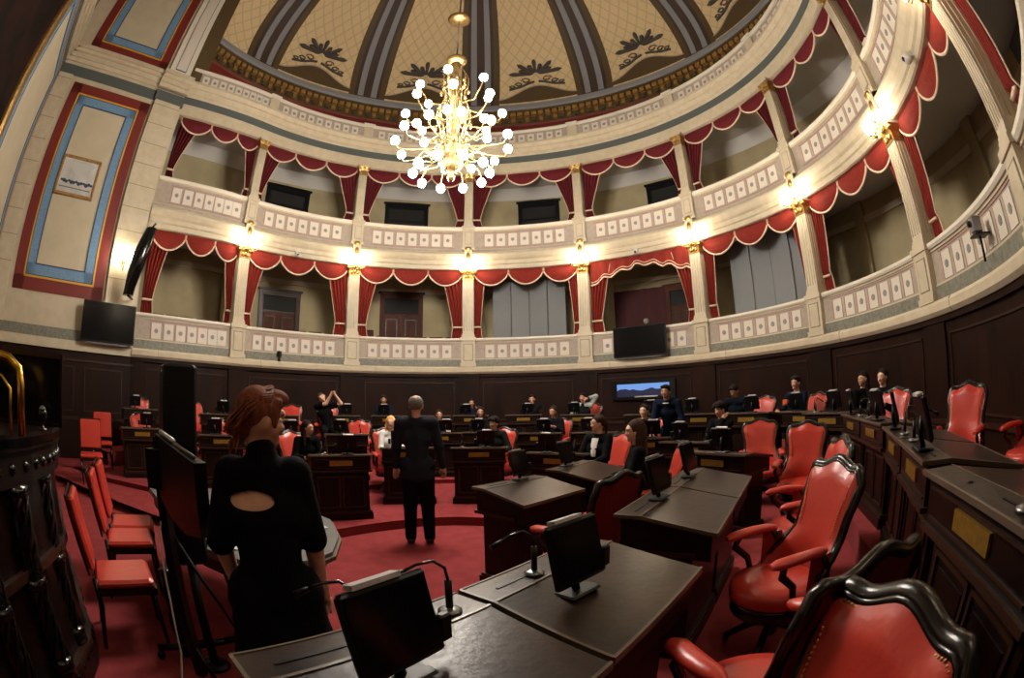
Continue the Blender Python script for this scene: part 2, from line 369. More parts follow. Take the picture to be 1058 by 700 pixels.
# ------------------------------------------------------------------ columns
def column(mbz, k, z0, zped, ztop, w, d, upper):
    t = thing('gallery_column', 'cream %s gallery column with gilt capital, %s from the panelled wall' % ('upper' if upper else 'lower', ['', 'first', 'second', 'third', 'fourth', 'fifth', 'sixth', 'seventh', 'eighth', 'ninth'][k]), 'column', group='%s gallery columns' % ('upper' if upper else 'lower'))
    M = ringM(k, 0, 0); t.matrix_world = M
    p = MB(); hw = w/2+.05
    p.box(-hw, hw, -.13, .3, z0, zped, CREAM2); p.box(-hw-.03, hw+.03, -.16, .33, zped-.1, zped, CREAM2); p.box(-hw-.025, hw+.025, -.155, .33, z0, z0+.1, CREAM2)
    p.box(-hw+.07, hw-.07, -.137, -.12, z0+.18, zped-.2, GREYM if not upper else MAUVE); p.box(-hw+.09, hw-.09, -.145, -.12, z0+.2, zped-.22, CREAM2)
    p.build('pedestal', t)
    s = MB(); a = w/2; zc = ztop-.36
    s.box(-a, a, -.09, d-.09, zped, zc+.03, CREAM2); s.box(-a-.03, a+.03, -.12, d-.06, zped, zped+.08, CREAM2); s.box(-a-.015, a+.015, -.105, d-.075, zped+.08, zped+.13, CREAM2)
    for j in range(4):
        x = -a+.05+(w-.1)*j/3
        s.tube([(x, -.092, zped+.2), (x, -.092, zc-.04)], .012, CREAM2, 6)
        s.tube([(-a-.002, -.04+j*.08, zped+.2), (-a-.002, -.04+j*.08, zc-.04)], .01, CREAM2, 5); s.tube([(a+.002, -.04+j*.08, zped+.2), (a+.002, -.04+j*.08, zc-.04)], .01, CREAM2, 5)
    s.build('shaft', t)
    c = MB()
    c.box(-a-.01, a+.01, -.1, d-.08, zc, zc+.04, GOLD)
    c.grid([[(x*(a+e), -.09-e if y < 0 else d-.09+e, z) for (x, y) in ((-1, -1), (1, -1), (1, 1), (-1, 1))] for z, e in ((zc+.04, .0), (zc+.14, .015), (zc+.24, .05), (zc+.3, .07))], GOLD, smooth=False, close=True)
    for sg in (-1, 1):
        c.ball((sg*(a+.03), -.12, zc+.23), .055, GOLD, 8); c.ball((sg*a*.5, -.115, zc+.1), .045, GOLD, 8, sc=(.8, .6, 1.4)); c.ball((sg*(a+.03), d-.09, zc+.23), .05, GOLD, 8)
    c.ball((0, -.13, zc+.25), .045, GOLD, 8); c.ball((0, -.11, zc+.12), .045, GOLD, 8, sc=(.8, .6, 1.5))
    c.box(-a-.08, a+.08, -.17, d-.02, zc+.3, ztop+.01, CREAM2)
    c.build('capital', t)
for k in range(1, 10):
    column(None, k, ZL+.0, ZR+.02, ZC, .34, .42, False)
for k in range(1, 10):
    column(None, k, ZU+.1, ZUR+.02, ZUT, .26, .34, True)
# ------------------------------------------------------------------ curtains
ORD = ['first', 'second', 'third', 'fourth', 'fifth', 'sixth', 'seventh', 'eighth', 'ninth', 'tenth']
def curtain(k, upper):
    zt = ZUT if upper else ZC; zb = ZUR if upper else ZR; m = CURT2 if upper else CURT
    side = .13*DE*R*.3/ (DE*R)  # half column in bay units
    e = .045
    lab = 'red fringed velvet curtain in the %s %s gallery opening from the panelled wall' % (ORD[k], 'upper' if upper else 'lower')
    t = thing('gallery_curtain', lab, 'curtain', ring(k+.5, .3)+(zb,), 0, '%s gallery curtains' % ('upper' if upper else 'lower'))
    inv = Matrix.Translation(-Vector(t.location))
    wavy = (k == 4 and not upper)
    n = 3
    sw = [(k+e+(1-2*e)*j/n, k+e+(1-2*e)*(j+1)/n) for j in range(n)] if not wavy else [(k+e, k+1-e)]
    for j, (a, b) in enumerate(sw):
        mb = MB(); P = []; fr = []
        nu = 18 if not wavy else 60; nv = 8
        for i in range(nu+1):
            u = i/nu; row = []
            if wavy: dep = .3+.45*abs(2*u-1)**1.5+.05*math.sin(u*2*PI*6)
            else: dep = .16+(.36 if not upper else .32)*math.sin(PI*u)**.7
            for v in range(nv+1):
                w = v/nv; s = a+(b-a)*(.015+.97*u)
                off = .12-.11*math.sin(PI*u)*math.sin(PI*w*.9)-.015*math.sin(w*22+2*math.sin(PI*u))*math.sin(PI*u)
                if wavy: off = .1-.03*math.sin(u*60)
                row.append(tuple(inv @ Vector(ring(s, off)+(zt+.03-dep*w,))))
            P.append(row); fr.append(tuple(Vector(row[-1])+Vector((0, 0, -.01))))
        mb.grid(P, m); g = mb.build('swag', t)
        f = MB(); f.tube(fr, .026, FRINGE, 6)
        if not wavy:
            for q in (0, -1): f.tube([tuple(P[q][0]), tuple(P[q][-1])], .014, FRINGE, 5)
        else:
            f.tube([tuple(Vector(p)+Vector((0, 0, .09))) for p in fr], .012, FRINGE, 5)
        f.build('fringe', g)
    for sg in (0, 1):
        if k == 0 and sg == 0 and not upper: pass
        mb = MB(); P = []; edge = []; H = zt-.12-zb+.02; nz = 22; nu = 30
        ztie = .30 if upper else .26
        wt, wm, wb = (.20, .055, .085) if upper else (.185, .085, .10)
        if not upper and k in (3, 5): wt, wm, wb = .10, .06, .07
        if k >= 6: wt, wm, wb = .12, .06, .08
        for i in range(nz+1):
            h = i/nz                                   # 0 bottom .. 1 top
            if h > ztie/1.0*.6+.02:
                q = (h-.18)/.82; q = max(0, q); wd = wm+(wt-wm)*q**1.2
            else: wd = wm+(wb-wm)*(1-h/.2) if h < .2 else wm
            row = []
            for j in range(nu+1):
                u = j/nu
                s = (k+e+wd*u) if sg == 0 else (k+1-e-wd*u)
                amp = .02+.045*min(1, wd/.15)
                off = .17+amp*math.sin(u*2*PI*5+.6*math.sin(h*5))+(.06 if h < .2 else 0)
                row.append(tuple(inv @ Vector(ring(s, off)+(zb-.0+H*h,))))
            P.append(row); edge.append(tuple(Vector(row[-1])))
        mb.grid(P, m); d = mb.build('drape', t)
        f = MB(); f.tube(edge, .016, FRINGE, 5); f.build('fringe', d)
        f = MB(); rw = P[4]; f.tube([tuple(Vector(p)+Vector((-Vector(ring(k+.5)).normalized().x*.05, -Vector(ring(k+.5)).normalized().y*.05, .0))) for p in rw[::3]], .03, FRINGE, 6); f.build('tie_back', d)
for k in range(0, 9):
    curtain(k, False); curtain(k, True)
# grey cloth screens inside the lower gallery
def cloth_screen(s0, s1, z0, z1, lab):
    mb = MB(); n = 4
    for j in range(n):
        a = s0+(s1-s0)*j/n; b = s0+(s1-s0)*(j+1)/n-.004; M = ringM((a+b)/2, .75+.03*(j % 2), 0); hw = (b-a)*DE*(R+.75)/2
        mb.bbox(-hw, hw, -.02, .02, z0, z1, GREYF, .008, M)
    tag(mb.build('cloth_screen'), lab, 'screen')
cloth_screen(3.2, 3.8, 2.63, 5.55, 'pale grey cloth partition panels filling the lower gallery opening just right of the chandelier')
cloth_screen(5.18, 5.86, 2.63, 5.75, 'darker grey cloth partition panels in the lower gallery opening right of the wall-mounted television')
# ------------------------------------------------------------------ dome
RD, ZS, HD = R*1.18, 13.18, 5.07
GA0, GA1 = math.radians(-80.5), math.radians(185)
mb = MB(); N = 72
mb.grid([[(r*math.sin(GA0+(GA1-GA0)*k/N), r*math.cos(GA0+(GA1-GA0)*k/N), z) for k in range(N+1)] for r, z in ((RD+.3, 10.3), (RD+.3, 11.7))], CREAM)
mb.grid([[(r*math.sin(GA0+(GA1-GA0)*k/N), r*math.cos(GA0+(GA1-GA0)*k/N), z) for k in range(N+1)] for r, z in ((RD+.3, 11.7), (RD+.1, 11.75), (RD+.1, 12.15), (RD+.05, 12.2))], REDPAINT, smooth=False)
mb.grid([[(r*math.sin(GA0+(GA1-GA0)*k/N), r*math.cos(GA0+(GA1-GA0)*k/N), z) for k in range(N+1)] for r, z in ((RD+.05, 12.2), (RD+.05, 12.7), (RD-.15, 12.72), (RD-.15, 12.8))], RIBG, smooth=False)
mb.grid([[(r*math.sin(GA0+(GA1-GA0)*k/N), r*math.cos(GA0+(GA1-GA0)*k/N), z) for k in range(N+1)] for r, z in ((RD-.15, 12.8), (RD-.22, 12.86), (RD-.22, 12.94), (RD-.12, 13.0), (RD-.12, 13.12), (RD, ZS))], RIB1, smooth=False)
for k in range(150):
    a = GA0+(GA1-GA0)*k/149; M = Matrix.Rotation(-a, 4, 'Z') @ Matrix.Translation((0, RD+.05, 12.5))
    mb.box(-.1, .1, -.17, 0, .02, .2, DENT, M); mb.box(-.07, .07, -.1, 0, -.22, -.06, DENT if k % 2 else RIBG, M)
struct(mb, 'ceiling_drum')['kind'] = 'structure'
A0 = math.radians(-1.5)
def dpt(a, t, off=0.0):
    """point on the dome at angle a, height parameter t (0 spring .. 1 apex)"""
    ph = t*PI/2; r = RD*math.cos(ph)-off*math.cos(ph); z = ZS+(HD-off)*math.sin(ph)
    return (r*math.sin(a), r*math.cos(a), z)
mb = MB(); nt_, na = 24, 120; P = [[dpt(GA0+(GA1-GA0)*k/na, .985*i/nt_) for k in range(na+1)] for i in range(nt_+1)]
mb.grid(P, DOMEP)
mb.add([dpt(2*PI*k/24, .985, .02) for k in range(24)], [tuple(range(24))], RIBG)
dome = mb.build('ceiling'); dome['kind'] = 'structure'
uvl = dome.data.uv_layers.new(name='UVMap')
for poly in dome.data.polygons:
    for li in poly.loop_indices:
        co = dome.data.vertices[dome.data.loops[li].vertex_index].co
        a = math.atan2(co.x, co.y)
        if a < -2.0: a += 2*PI
        rr = math.hypot(co.x, co.y); ph = math.atan2((co.z-ZS)/HD, max(1e-3, rr/RD))
        uvl.data[li].uv = (a/(2*PI)*12*9, ph/(PI/2)*15)
rib = MB()
for k in range(-2, 7):
    a = A0+k*PI/6
    T = [i/20*.93 for i in range(21)]
    for (w0, w1, off, m) in ((-.092, .092, .03, RIB2), (-.07, -.028, .10, RIB1), (.028, .07, .10, RIB1), (-.024, .024, .07, RIB2), (-.135, -.092, .02, RIBG), (.092, .135, .02, RIBG)):
        P = []
        for t in T:
            nar = 1.0 if t < .01 else 1.0+.5*t
            row = [dpt(a+w0*nar*.62, t, 0), dpt(a+w0*nar*.62, t, off), dpt(a+w1*nar*.62, t, off), dpt(a+w1*nar*.62, t, 0)]
            P.append(row)
        rib.grid(P, m, smooth=False)
    # painted ornaments at the foot of each field
    c = a+PI/12 if k < 6 else a-PI/12
    P = [[dpt(c+u*.185, .012+(.055+.035*math.cos(u*PI*.95))*(j), .015) for u in [i/12 for i in range(-12, 13)]] for j in (0, 1)]
    rib.grid(P, RIBG)
    P2 = [[dpt(c+u*.18, .067+.035*math.cos(u*PI*.95)+dj, .03) for u in [i/12 for i in range(-12, 13)]] for dj in (-.001, .006)]
    rib.grid(P2, MAUVE)
    def q(du, dt): return dpt(c+du, .138+dt, .03)
    for j in range(9):
        an = (j-4)*.36; L = .085 if j % 2 == 0 else .06
        pts = [q(math.sin(an)*L*f*1.5, .03+math.cos(an)*L*f*.9) for f in (.15, .5, .85, 1.0)]
        rib.tube(pts, [.05, .07, .1, .03], ORN, 5)
    for sg in (-1, 1):
        for (cx, ct, r_) in ((.05, .0, .022), (.085, -.018, .018), (.115, -.03, .014), (.035, .035, .014)):
            pts = [q(sg*(cx+r_*math.cos(w)*(1-w/14)), ct+r_*.62*math.sin(w)*(1-w/14)) for w in [i*.7 for i in range(10)]]
            rib.tube(pts, .035, ORN2 if ct == 0 else ORN, 4)
        rib.tube([q(sg*.01, -.01), q(sg*.04, -.018), q(sg*.08, -.035), q(sg*.13, -.045)], .05, ORN, 5)
o = rib.build('dome_rib', dome)
for name in ('painted_rib',): o.name = name
# ------------------------------------------------------------------ panelled wall
def wallM(P, Q):
    p = Vector(P); q = Vector(Q); d = (q-p).normalized(); n = Vector((-d.y, d.x))
    if n.dot(Vector(EYE[:2])-p) < 0: n = -n
    return Matrix(((d.x, n.x, 0, p.x), (d.y, n.y, 0, p.y), (0, 0, 1, 0), (0, 0, 0, 1)))
WA = wallM(C0, C1)
B1 = (C1[0]+.849*9, C1[1]-.528*9)
def wallface(name, M, L, t0=0):
    mb = MB()
    mb.box(t0, L, -.4, 0, ZB, 19, CREAM, M); mb.box(t0, L, -.4, .03, 0, ZB, WOODH, M)
    mb.box(t0, L, 0, .1, ZB, ZL, CREAM2, M); mb.box(t0, L, 0, .05, ZL, ZL+.25, GREYM, M)
    mb.box(t0, L, 0, .03, 9.42, 9.74, GREYB, M)
    for y, z0, z1 in ((.05, 9.86, 9.98), (.12, 9.98, 10.12), (.2, 10.12, 10.22), (.28, 10.22, 10.34)): mb.box(t0, L, 0, y, z0, z1, CREAM2, M)
    mb.box(t0, L, 0, .06, 2.25, 2.3, WOODM, M); mb.box(t0, L, 0, .05, .9, .97, WOODM, M)
    t = t0+.3
    while t < L-1:
        for q in ((t, t+1.1, 1.1, 1.13), (t, t+1.1, 2.1, 2.13), (t, t+.03, 1.1, 2.13), (t+1.07, t+1.1, 1.1, 2.13)): mb.box(q[0], q[1], 0, .045, q[2], q[3], WOODM, M)
        t += 1.4
    return struct(mb, name)
wl = wallface('wall_left', WA, 4.45, -.05)
def framed(par, M, t0, t1, z0, z1, red=.33, gl=.05, blue=.28):
    mb = MB()
    def fr(a, b, c, d, w, y, m):
        for q in ((a, b, c, c+w), (a, b, d-w, d), (a, a+w, c, d), (b-w, b, c, d)): mb.box(q[0], q[1], 0, y, q[2], q[3], m, M)
    fr(t0, t1, z0, z1, red, .02, REDPAINT); fr(t0+red-.03, t1-red+.03, z0+red-.03, z1-red+.03, gl, .035, YELLOWL)
    i = red+.02; fr(t0+i, t1-i, z0+i, z1-i, blue, .028, BLUEP)
    j = i+blue-.02; fr(t0+j, t1-j, z0+j, z1-j, .03, .036, BLUELINE); fr(t0+i, t1-i, z0+i, z1-i, .02, .034, BLUELINE)
    mb.box(t0+j+.03, t1-j-.03, 0, .015, z0+j+.03, z1-j-.03, PANELC, M)
    return mb.build('painted_panel', par)
framed(wl, WA, 1.0, 3.75, 3.72, 9.25); framed(wl, WA, .95, 3.85, 10.45, 14.9)
mb = MB()                                                     # pilaster with block joints beside the gallery
mb.box(.05, .92, 0, .12, ZL, 9.42, CREAM2, WA); mb.box(0.0, .97, 0, .16, 3.55, 3.72, CREAM2, WA); mb.box(0, .97, 0, .16, ZL, 2.95, CREAM2, WA)
z = 4.3
while z < 9.3: mb.box(.045, .925, 0, .123, z, z+.018, LINEM, WA); z += .62
mb.box(.0, .97, 0, .14, 9.42, 9.74, GREYB, WA)
for y, z0, z1 in ((.17, 9.86, 9.98), (.24, 9.98, 10.12), (.32, 10.12, 10.22), (.4, 10.22, 10.34)): mb.box(-.05, 1.0, 0, y, z0, z1, CREAM2, WA)
mb.box(.1, .85, 0, .1, 10.34, 17, WHITE, WA); mb.box(.28, .67, 0, .11, 10.6, 17, BLUELINE, WA); mb.box(.3, .65, 0, .115, 10.63, 17, SQUARE, WA)
mb.box(-.45, .1, -.3, .06, 10.34, 17, RIBG, WA)
mb.box(3.9, 4.4, 0, .05, 2.95, 9.42, CREAM2, WA)
z = 4.3
while z < 9.3: mb.box(3.9, 4.402, 0, .053, z, z+.018, LINEM, WA); z += .62
mb.build('pilaster', wl)
WB = wallM(C1, B1)
wb = wallface('wall_proscenium', WB, 9.0)
framed(wb, WB, .12, 4.05, 3.72, 9.3, .14, .03, .3); framed(wb, WB, .3, 6.0, 10.45, 16, .3, .04, .3)
mb = MB()
for i in range(1):
    mb.box(4.5, 8.4, .02, .05, 4.2, 12.5, PAINTDK, WB)
g = mb; pic = thing('large_painting', 'dark painting in a massive gilt frame high on the wall left of the blue-bordered panels', 'painting', tuple(WB @ Vector((6.4, 0, 4))))
inv = pic.matrix_world.inverted() if False else Matrix.Translation(-Vector(pic.location))
mb = MB(); mb.box(4.5, 8.4, .02, .05, 4.2, 12.5, PAINTDK, inv @ WB); mb.build('canvas', pic)
mb = MB()
for q in ((4.25, 8.6, 3.95, 4.3), (4.25, 8.6, 12.4, 12.75), (4.25, 4.6, 3.95, 12.75), (8.3, 8.6, 3.95, 12.75)):
    mb.bbox(q[0], q[1], 0, .16, q[2], q[3], GOLD, .05, inv @ WB)
mb.build('gilt_frame', pic)
# small framed sketch hanging on the panel
def sketch_mat():
    m = mat('pale_sketch', '#a9a7a4', .4, col2='#c9c9c6', scale=3, stretch=(1, 1, .6)); return m
SKETCH = sketch_mat()
pf = thing('framed_sketch', 'small framed pale grey sketch hanging in the middle of the blue-bordered wall panel', 'picture', tuple(WA @ Vector((2.5, .04, 6.1))))
MI = Matrix.Translation(-Vector(pf.location)) @ WA
mb = MB(); mb.box(1.95, 3.05, .03, .06, 6.18, 7.08, SKETCH, MI); mb.build('drawing', pf)
mb = MB()
mb.add([(1.99, .062, 7.0), (3.0, .062, 7.0), (2.5, .062, 6.62)], [(0, 1, 2)], PAPER, MI)
for i in range(13): x = 2.0+i*.08; mb.ball((x, .065, 6.47+.02*math.sin(i*2.3)), .04+.01*(i % 3), BLUELINE, 6, MI, (1, .2, .9))
mb.box(2.0, 3.0, .06, .064, 6.3, 6.33, GREYM, MI); mb.build('drawing_marks', pf)
mb = MB()
for q in ((1.87, 3.13, 6.1, 6.18), (1.87, 3.13, 7.08, 7.16), (1.87, 1.95, 6.1, 7.16), (3.05, 3.13, 6.1, 7.16)): mb.bbox(q[0], q[1], .0, .09, q[2], q[3], DENT, .015, MI)
mb.build('picture_frame', pf)
# closing wall behind the photographer and to the left
mb = MB(); M = wallM((-4.2, -9.2), (3.6, -8.6)); mb.box(0, 8.5, -.3, 0, 0, 14, CREAM, Matrix(((1, 0, 0, -4.8), (0, 1, 0, -9.4), (0, 0, 1, 0), (0, 0, 0, 1)))); struct(mb, 'wall_back')
# ------------------------------------------------------------------ lamps
def sconce(M, lab, plaque=True):
    t = thing('wall_sconce', lab, 'wall lamp', group='lit gallery sconces'); t.matrix_world = M
    b = MB(); b.ball((0, .0, 0), .09, GOLD, 10, sc=(1, .5, 1.3)); b.tube([(0, -.02, 0), (0, -.14, -.05), (0, -.2, -.16)], .02, GOLD, 6); b.ball((0, -.2, -.19), .04, GOLD, 8)
    if plaque:
        b.bbox(-.13, .13, -.03, .02, .28, .78, CREAM2, .02); b.ball((0, -.03, .7), .09, GOLD, 10, sc=(1.2, .5, .8)); b.ball((0, -.04, .45), .07, GOLD, 8, sc=(1, .5, 1.8))
    b.build('wall_bracket', t)
    for j in range(5):
        a = (j-2)*.66; x, y = .3*math.sin(a), -.06-.22*math.cos(a)
        ar = MB(); ar.tube([(0, -.14, -.05), (x*.5, y*.6-.04, -.12), (x*.9, y, -.08), (x, y, 0)], .011, GOLD, 5); ar.lathe([(.02, -.02), (.035, .0), (.03, .02)], GOLD, 8, Matrix.Translation((x, y, 0))); ao = ar.build('arm', t)
        g = MB(); g.ball((x, y, .085), .08, GLOBE, 10, sc=(1, 1, 1.1)); g.build('globe', ao)
    return t
for k in range(1, 10):
    sconce(ringM(k, -.17, 5.75), 'lit gilt sconce on the %s lower gallery column from the panelled wall' % ORD[k-1])
sc0 = thing('wall_sconce', 'lit sconce on the cream pilaster beside the blue-bordered wall panel', 'wall lamp'); 
sc0.matrix_world = WA @ Matrix.Translation((.55, .16, 4.75))
mb = MB(); mb.ball((0, .0, 0), .07, GOLD, 8); mb.tube([(0, 0, 0), (0, .1, -.1), (0, .12, -.25)], .015, GOLD, 5); mb.build('wall_bracket', sc0)
for x in (-.22, 0, .22):
    mb = MB(); mb.tube([(0, .08, -.08), (x*.7, .14, -.12), (x, .14, .02)], .01, GOLD, 5); ao = mb.build('arm', sc0)
    mb = MB(); mb.ball((x, .14, .12), .085, GLOBE, 10, sc=(1, 1, 1.5)); mb.build('globe', ao)
# chandelier
CHX, CHY = -.10, .08
ch = thing('chandelier', 'huge gilt chandelier with tiers of glowing round bulbs hanging from the dome', 'chandelier', (CHX, CHY, 5.2))
mb = MB()
mb.lathe([(.012, .0), (.05, .03), (.075, .09), (.04, .14), (.09, .2), (.17, .26), (.2, .34), (.12, .42), (.06, .5), (.09, .62), (.13, .72), (.15, .82), (.08, .95), (.055, 1.1), (.1, 1.25), (.12, 1.4), (.07, 1.55), (.05, 1.75), (.085, 1.95), (.1, 2.05), (.05, 2.2), (.04, 2.5), (.1, 2.62), (.02, 2.7)], CGILT, 16)
mb.build('stem', ch)
mb = MB(); mb.lathe([(.04, 2.62), (.16, 2.66), (.2, 2.72), (.19, 2.76), (.06, 2.8)], CGILT, 16); mb.build('crown', ch)
mb = MB(); mb.tube([(0, 0, 2.75), (0, 0, 12.9)], .018, RIB2, 6); mb.build('chain', ch)
mb = MB(); mb.lathe([(.03, 3.92), (.2, 3.95), (.24, 4.0), (.2, 4.05), (.05, 4.12)], CGILT, 16); mb.build('ceiling_canopy', ch)
def scroll(mb, a, r, z0, h, rad=.014):
    pts = []
    for i in range(14):
        t = i/13; w = t*2.2*PI; rr = .05+r*math.sin(t*PI*.9)+.06*math.cos(w); pts.append((rr*math.cos(a), rr*math.sin(a), z0+h*t+.06*math.sin(w)))
    mb.tube(pts, rad, CGILT, 5)
mb = MB()
for j in range(10): scroll(mb, j*PI/5+.2, .26, .7, .95); scroll(mb, j*PI/5, .2, 1.5, .9, .012); scroll(mb, j*PI/5+.3, .22, .2, .6, .012)
for j in range(8):
    a = j*PI/4
    for z0, r0 in ((1.1, .3), (1.9, .24), (.5, .34)):
        mb.ball((r0*math.cos(a), r0*math.sin(a), z0), .035, CGILT, 6, sc=(1, 1, 1.8)); mb.ball((r0*.8*math.cos(a+.3), r0*.8*math.sin(a+.3), z0+.25), .03, CGILT, 6, sc=(1, 1, 1.6))
mb.build('scrollwork', ch)
def charm(a, rr, za, zb_, down=False):
    ar = MB(); ca, sa = math.cos(a), math.sin(a)
    if down: pts = [(.1*ca, .1*sa, za), (rr*.5*ca, rr*.5*sa, za-.12), (rr*.85*ca, rr*.85*sa, za-.08), (rr*ca, rr*sa, zb_+.09)]
    else: pts = [(.1*ca, .1*sa, za), (rr*.35*ca, rr*.35*sa, za-.13), (rr*.7*ca, rr*.7*sa, za-.17), (rr*.93*ca, rr*.93*sa, zb_-.14), (rr*ca, rr*sa, zb_-.03)]
    # smooth
    P = []
    for i in range(len(pts)-1):
        for f in (0, .33, .66): P.append(tuple(Vector(pts[i]).lerp(Vector(pts[i+1]), f)))
    P.append(pts[-1]); ar.tube(P, .013, CGILT, 6)
    sg = -1 if down else 1
    ar.lathe([(.015, -.055*sg), (.04, -.03*sg), (.05, -.01*sg)], CGILT, 8, Matrix.Translation((rr*ca, rr*sa, zb_)))
    ao = ar.build('arm', ch)
    b = MB(); b.ball((rr*ca, rr*sa, zb_+(.03 if not down else -.03)),   .074, BULB, 12, sc=(1, 1, 1.12)); b.build('bulb', ao)
for n_, rr, za, zb_, ph, dn in ((10, .64, .5, .2, .1, True), (12, .98, .75, .72, .26, False), (6, .66, .9, 1.0, .5, False), (8, .86, 1.25, 1.4, .1, False), (6, .66, 1.7, 1.92, .45, False)):
    for j in range(n_): charm(ph+2*PI*j/n_, rr, za, zb_, dn)
# ------------------------------------------------------------------ televisions and electronics
def tv(M, w, h, lab, name='television'):
    t = thing(name, lab, 'television'); t.matrix_world = M
    b = MB(); b.bbox(-w/2, w/2, -.03, .03, -h/2, h/2, BLACKP, .012); b.build('casing', t)
    s = MB(); s.box(-w/2+.025, w/2-.025, -.034, -.028, -h/2+.035, h/2-.02, SCREEN); s.build('screen', t)
    k = MB(); k.box(-.25, .25, .03, .12, -.15, .15, BLACKP); k.box(-w*.4, w*.4, -.02, .02, -h/2-.035, -h/2-.015, STEEL); k.build('mounting_bracket', t)
    return t
tv(WA @ Matrix.Translation((.78, .3, 3.2)) @ Matrix.Rotation(PI, 4, 'Z'), 1.52, .94, 'black television at the foot of the blue-bordered panel on the panelled wall')
tv(ringM(4.49, -.33, 3.2), 1.62, .86, 'black television hung in front of the lower gallery parapet, right of centre')
t = thing('wall_monitor', 'lit monitor showing blue sky over dark hills on the wooden wall', 'monitor'); t.matrix_world = ringM(4.48, -.12, 1.84)
b = MB(); b.bbox(-.98, .98, -.02, .06, -.27, .27, BLACKP, .01); b.build('casing', t)
b = MB(); b.add([(-.8, -.028, -.18), (.8, -.028, -.18), (.8, -.028, .18), (-.8, -.028, .18)], [(0, 1, 2, 3)], LANDS); so = b.build('screen', t)
uvl = so.data.uv_layers.new(name='UVMap')
for li, uv in enumerate(((0, 0), (1, 0), (1, 1), (0, 1))): uvl.data[li].uv = uv
b = MB(); b.box(-.25, .45, -.035, -.028, -.2, -.165, PAPER); b.build('caption_strip', t)
def camdome(s, z, lab, o=-.2, r=.07):
    t = thing('security_camera', lab, 'security camera'); t.matrix_world = ringM(s, o, z)
    b = MB(); b.box(-.05, .05, -.03, .15, 0, .08, PAPER); b.build('bracket', t)
    b = MB(); b.ball((0, -.02, -.02), r, PAPER, 10); b.build('housing', t); b = MB(); b.ball((0, -.02-r*.7, -.03), r*.5, BLACKG, 8); b.build('lens', t)
camdome(1.47, 5.86, 'small white security camera above the second lower gallery curtain', -.12)
camdome(4.49, 5.86, 'small white security camera above the wavy-edged gallery curtain', -.12)
camdome(7.52, 5.9, 'white security camera under the entablature near the right edge', -.14, .09)
for s, lab in ((1.37, 'small black camera standing on the ledge below the second gallery opening'),):
    t = thing('ledge_camera', lab, 'camera', ring(s, -.12)+(ZL,)); b = MB(); b.lathe([(.05, 0), (.05, .03), (.015, .05), (.015, .12)], BLACKP, 8); b.build('base', t)
    b = MB(); b.bbox(-.05, .05, -.06, .06, .12, .28, BLACKP, .01); b.build('body', t)
t = thing('ledge_camera', 'black pan-and-tilt camera on a bracket in front of the parapet at the right edge', 'camera'); t.matrix_world = ringM(7.6, -.22, 3.15)
b = MB(); b.box(-.11, .11, -.1, .15, -.02, .0, BLACKP); b.tube([(0, .02, 0), (0, .02, -.32)], .02, BLACKP, 6); b.build('bracket', t)
b = MB(); b.bbox(-.06, .06, -.09, .07, .02, .22, STEEL, .015); b.build('body', t); b = MB(); b.lathe([(.04, 0), (.04, .05)], BLACKG, 10, Matrix.Translation((0, -.09, .13)) @ Matrix.Rotation(PI/2, 4, 'X')); b.build('lens', t)
# tall loudspeaker hanging at the end of the gallery
t = thing('loudspeaker', 'tall glossy black loudspeaker leaning out between the pilaster and the first gallery opening', 'loudspeaker')
p0, p1 = spot(-47.2, 11.6), spot(-49.0, 11.7)
mb = MB(); A = Vector(p0+(5.5,)); B = Vector(p1+(3.85,)); w = Vector((.78, .62, 0))*.19; dd = Vector((-.6, .78, 0))*.16
P = []
for i in range(11):
    f = i/10; c = A.lerp(B, f)+Vector((.6, -.78, 0))*(.12*math.sin(PI*f)); k = .8+.3*math.sin(PI*min(1, f*1.1))
    P.append([tuple(c+w*(k*math.cos(q))+dd*(k*math.sin(q))) for q in [j*PI/6 for j in range(12)]])
mb.grid(P, BLACKG, close=True); mb.add(P[0], [tuple(range(12))], BLACKG); mb.add(P[-1], [tuple(range(12))], BLACKG); mb.build('cabinet', t)
mb = MB(); mb.tube([tuple(A), tuple(A+Vector((-.2, .3, .25)))], .03, BLACKP, 6); mb.build('upper_bracket', t); mb = MB(); mb.tube([tuple(B), tuple(B+Vector((-.25, .4, .0)))], .03, BLACKP, 6); mb.build('lower_bracket', t)
# ------------------------------------------------------------------ gallery seats
def gallery_seat():
    t = thing('gallery_chair', '', 'chair'); 
    b = MB(); b.bbox(-.21, .21, -.03, .03, .5, .98, DARKR, .015); b.build('backrest', t)
    b = MB(); b.bbox(-.21, .21, -.42, -.02, .42, .48, DARKR, .015); b.build('seat', t)
    for x in (-.19, .17):
        b = MB(); b.box(x, x+.025, -.4, -.375, 0, .43, BLACKP); b.build('leg', t); b = MB(); b.box(x, x+.025, 0, .025, 0, .5, BLACKP); b.build('leg', t)
    return t
GS = None; gi = 0
for k, ss in ((0, (.2, .34, .48, .66, .82)), (1, (.47, .6, .73, .86)), (2, (.16, .29, .47, .6, .73, .86))):
    for i, f in enumerate(ss):
        s = k+f; p = ring(s, .62); M = ringM(s, .62); rz = math.atan2(M[1][0], M[0][0])
        lab = 'dark seat behind the lower parapet, %s from left in the %s opening' % (ORD[i], ORD[k])
        gz = 2.62 + (.12 if not (k == 2 and i == 0) else .3)
        if GS is None: GS = gallery_seat(); GS.location = (p[0], p[1], gz); GS.rotation_euler = (0, 0, rz); tag(GS, lab, None, 'seats behind the lower gallery parapet')
        else: dup(GS, (p[0], p[1], gz), rz, lab, 'seats behind the lower gallery parapet')
t = thing('standing_lamp', 'small brass lamp glinting behind the gallery parapet above the wall-mounted television', 'lamp', ring(4.47, .5)+(2.62,))
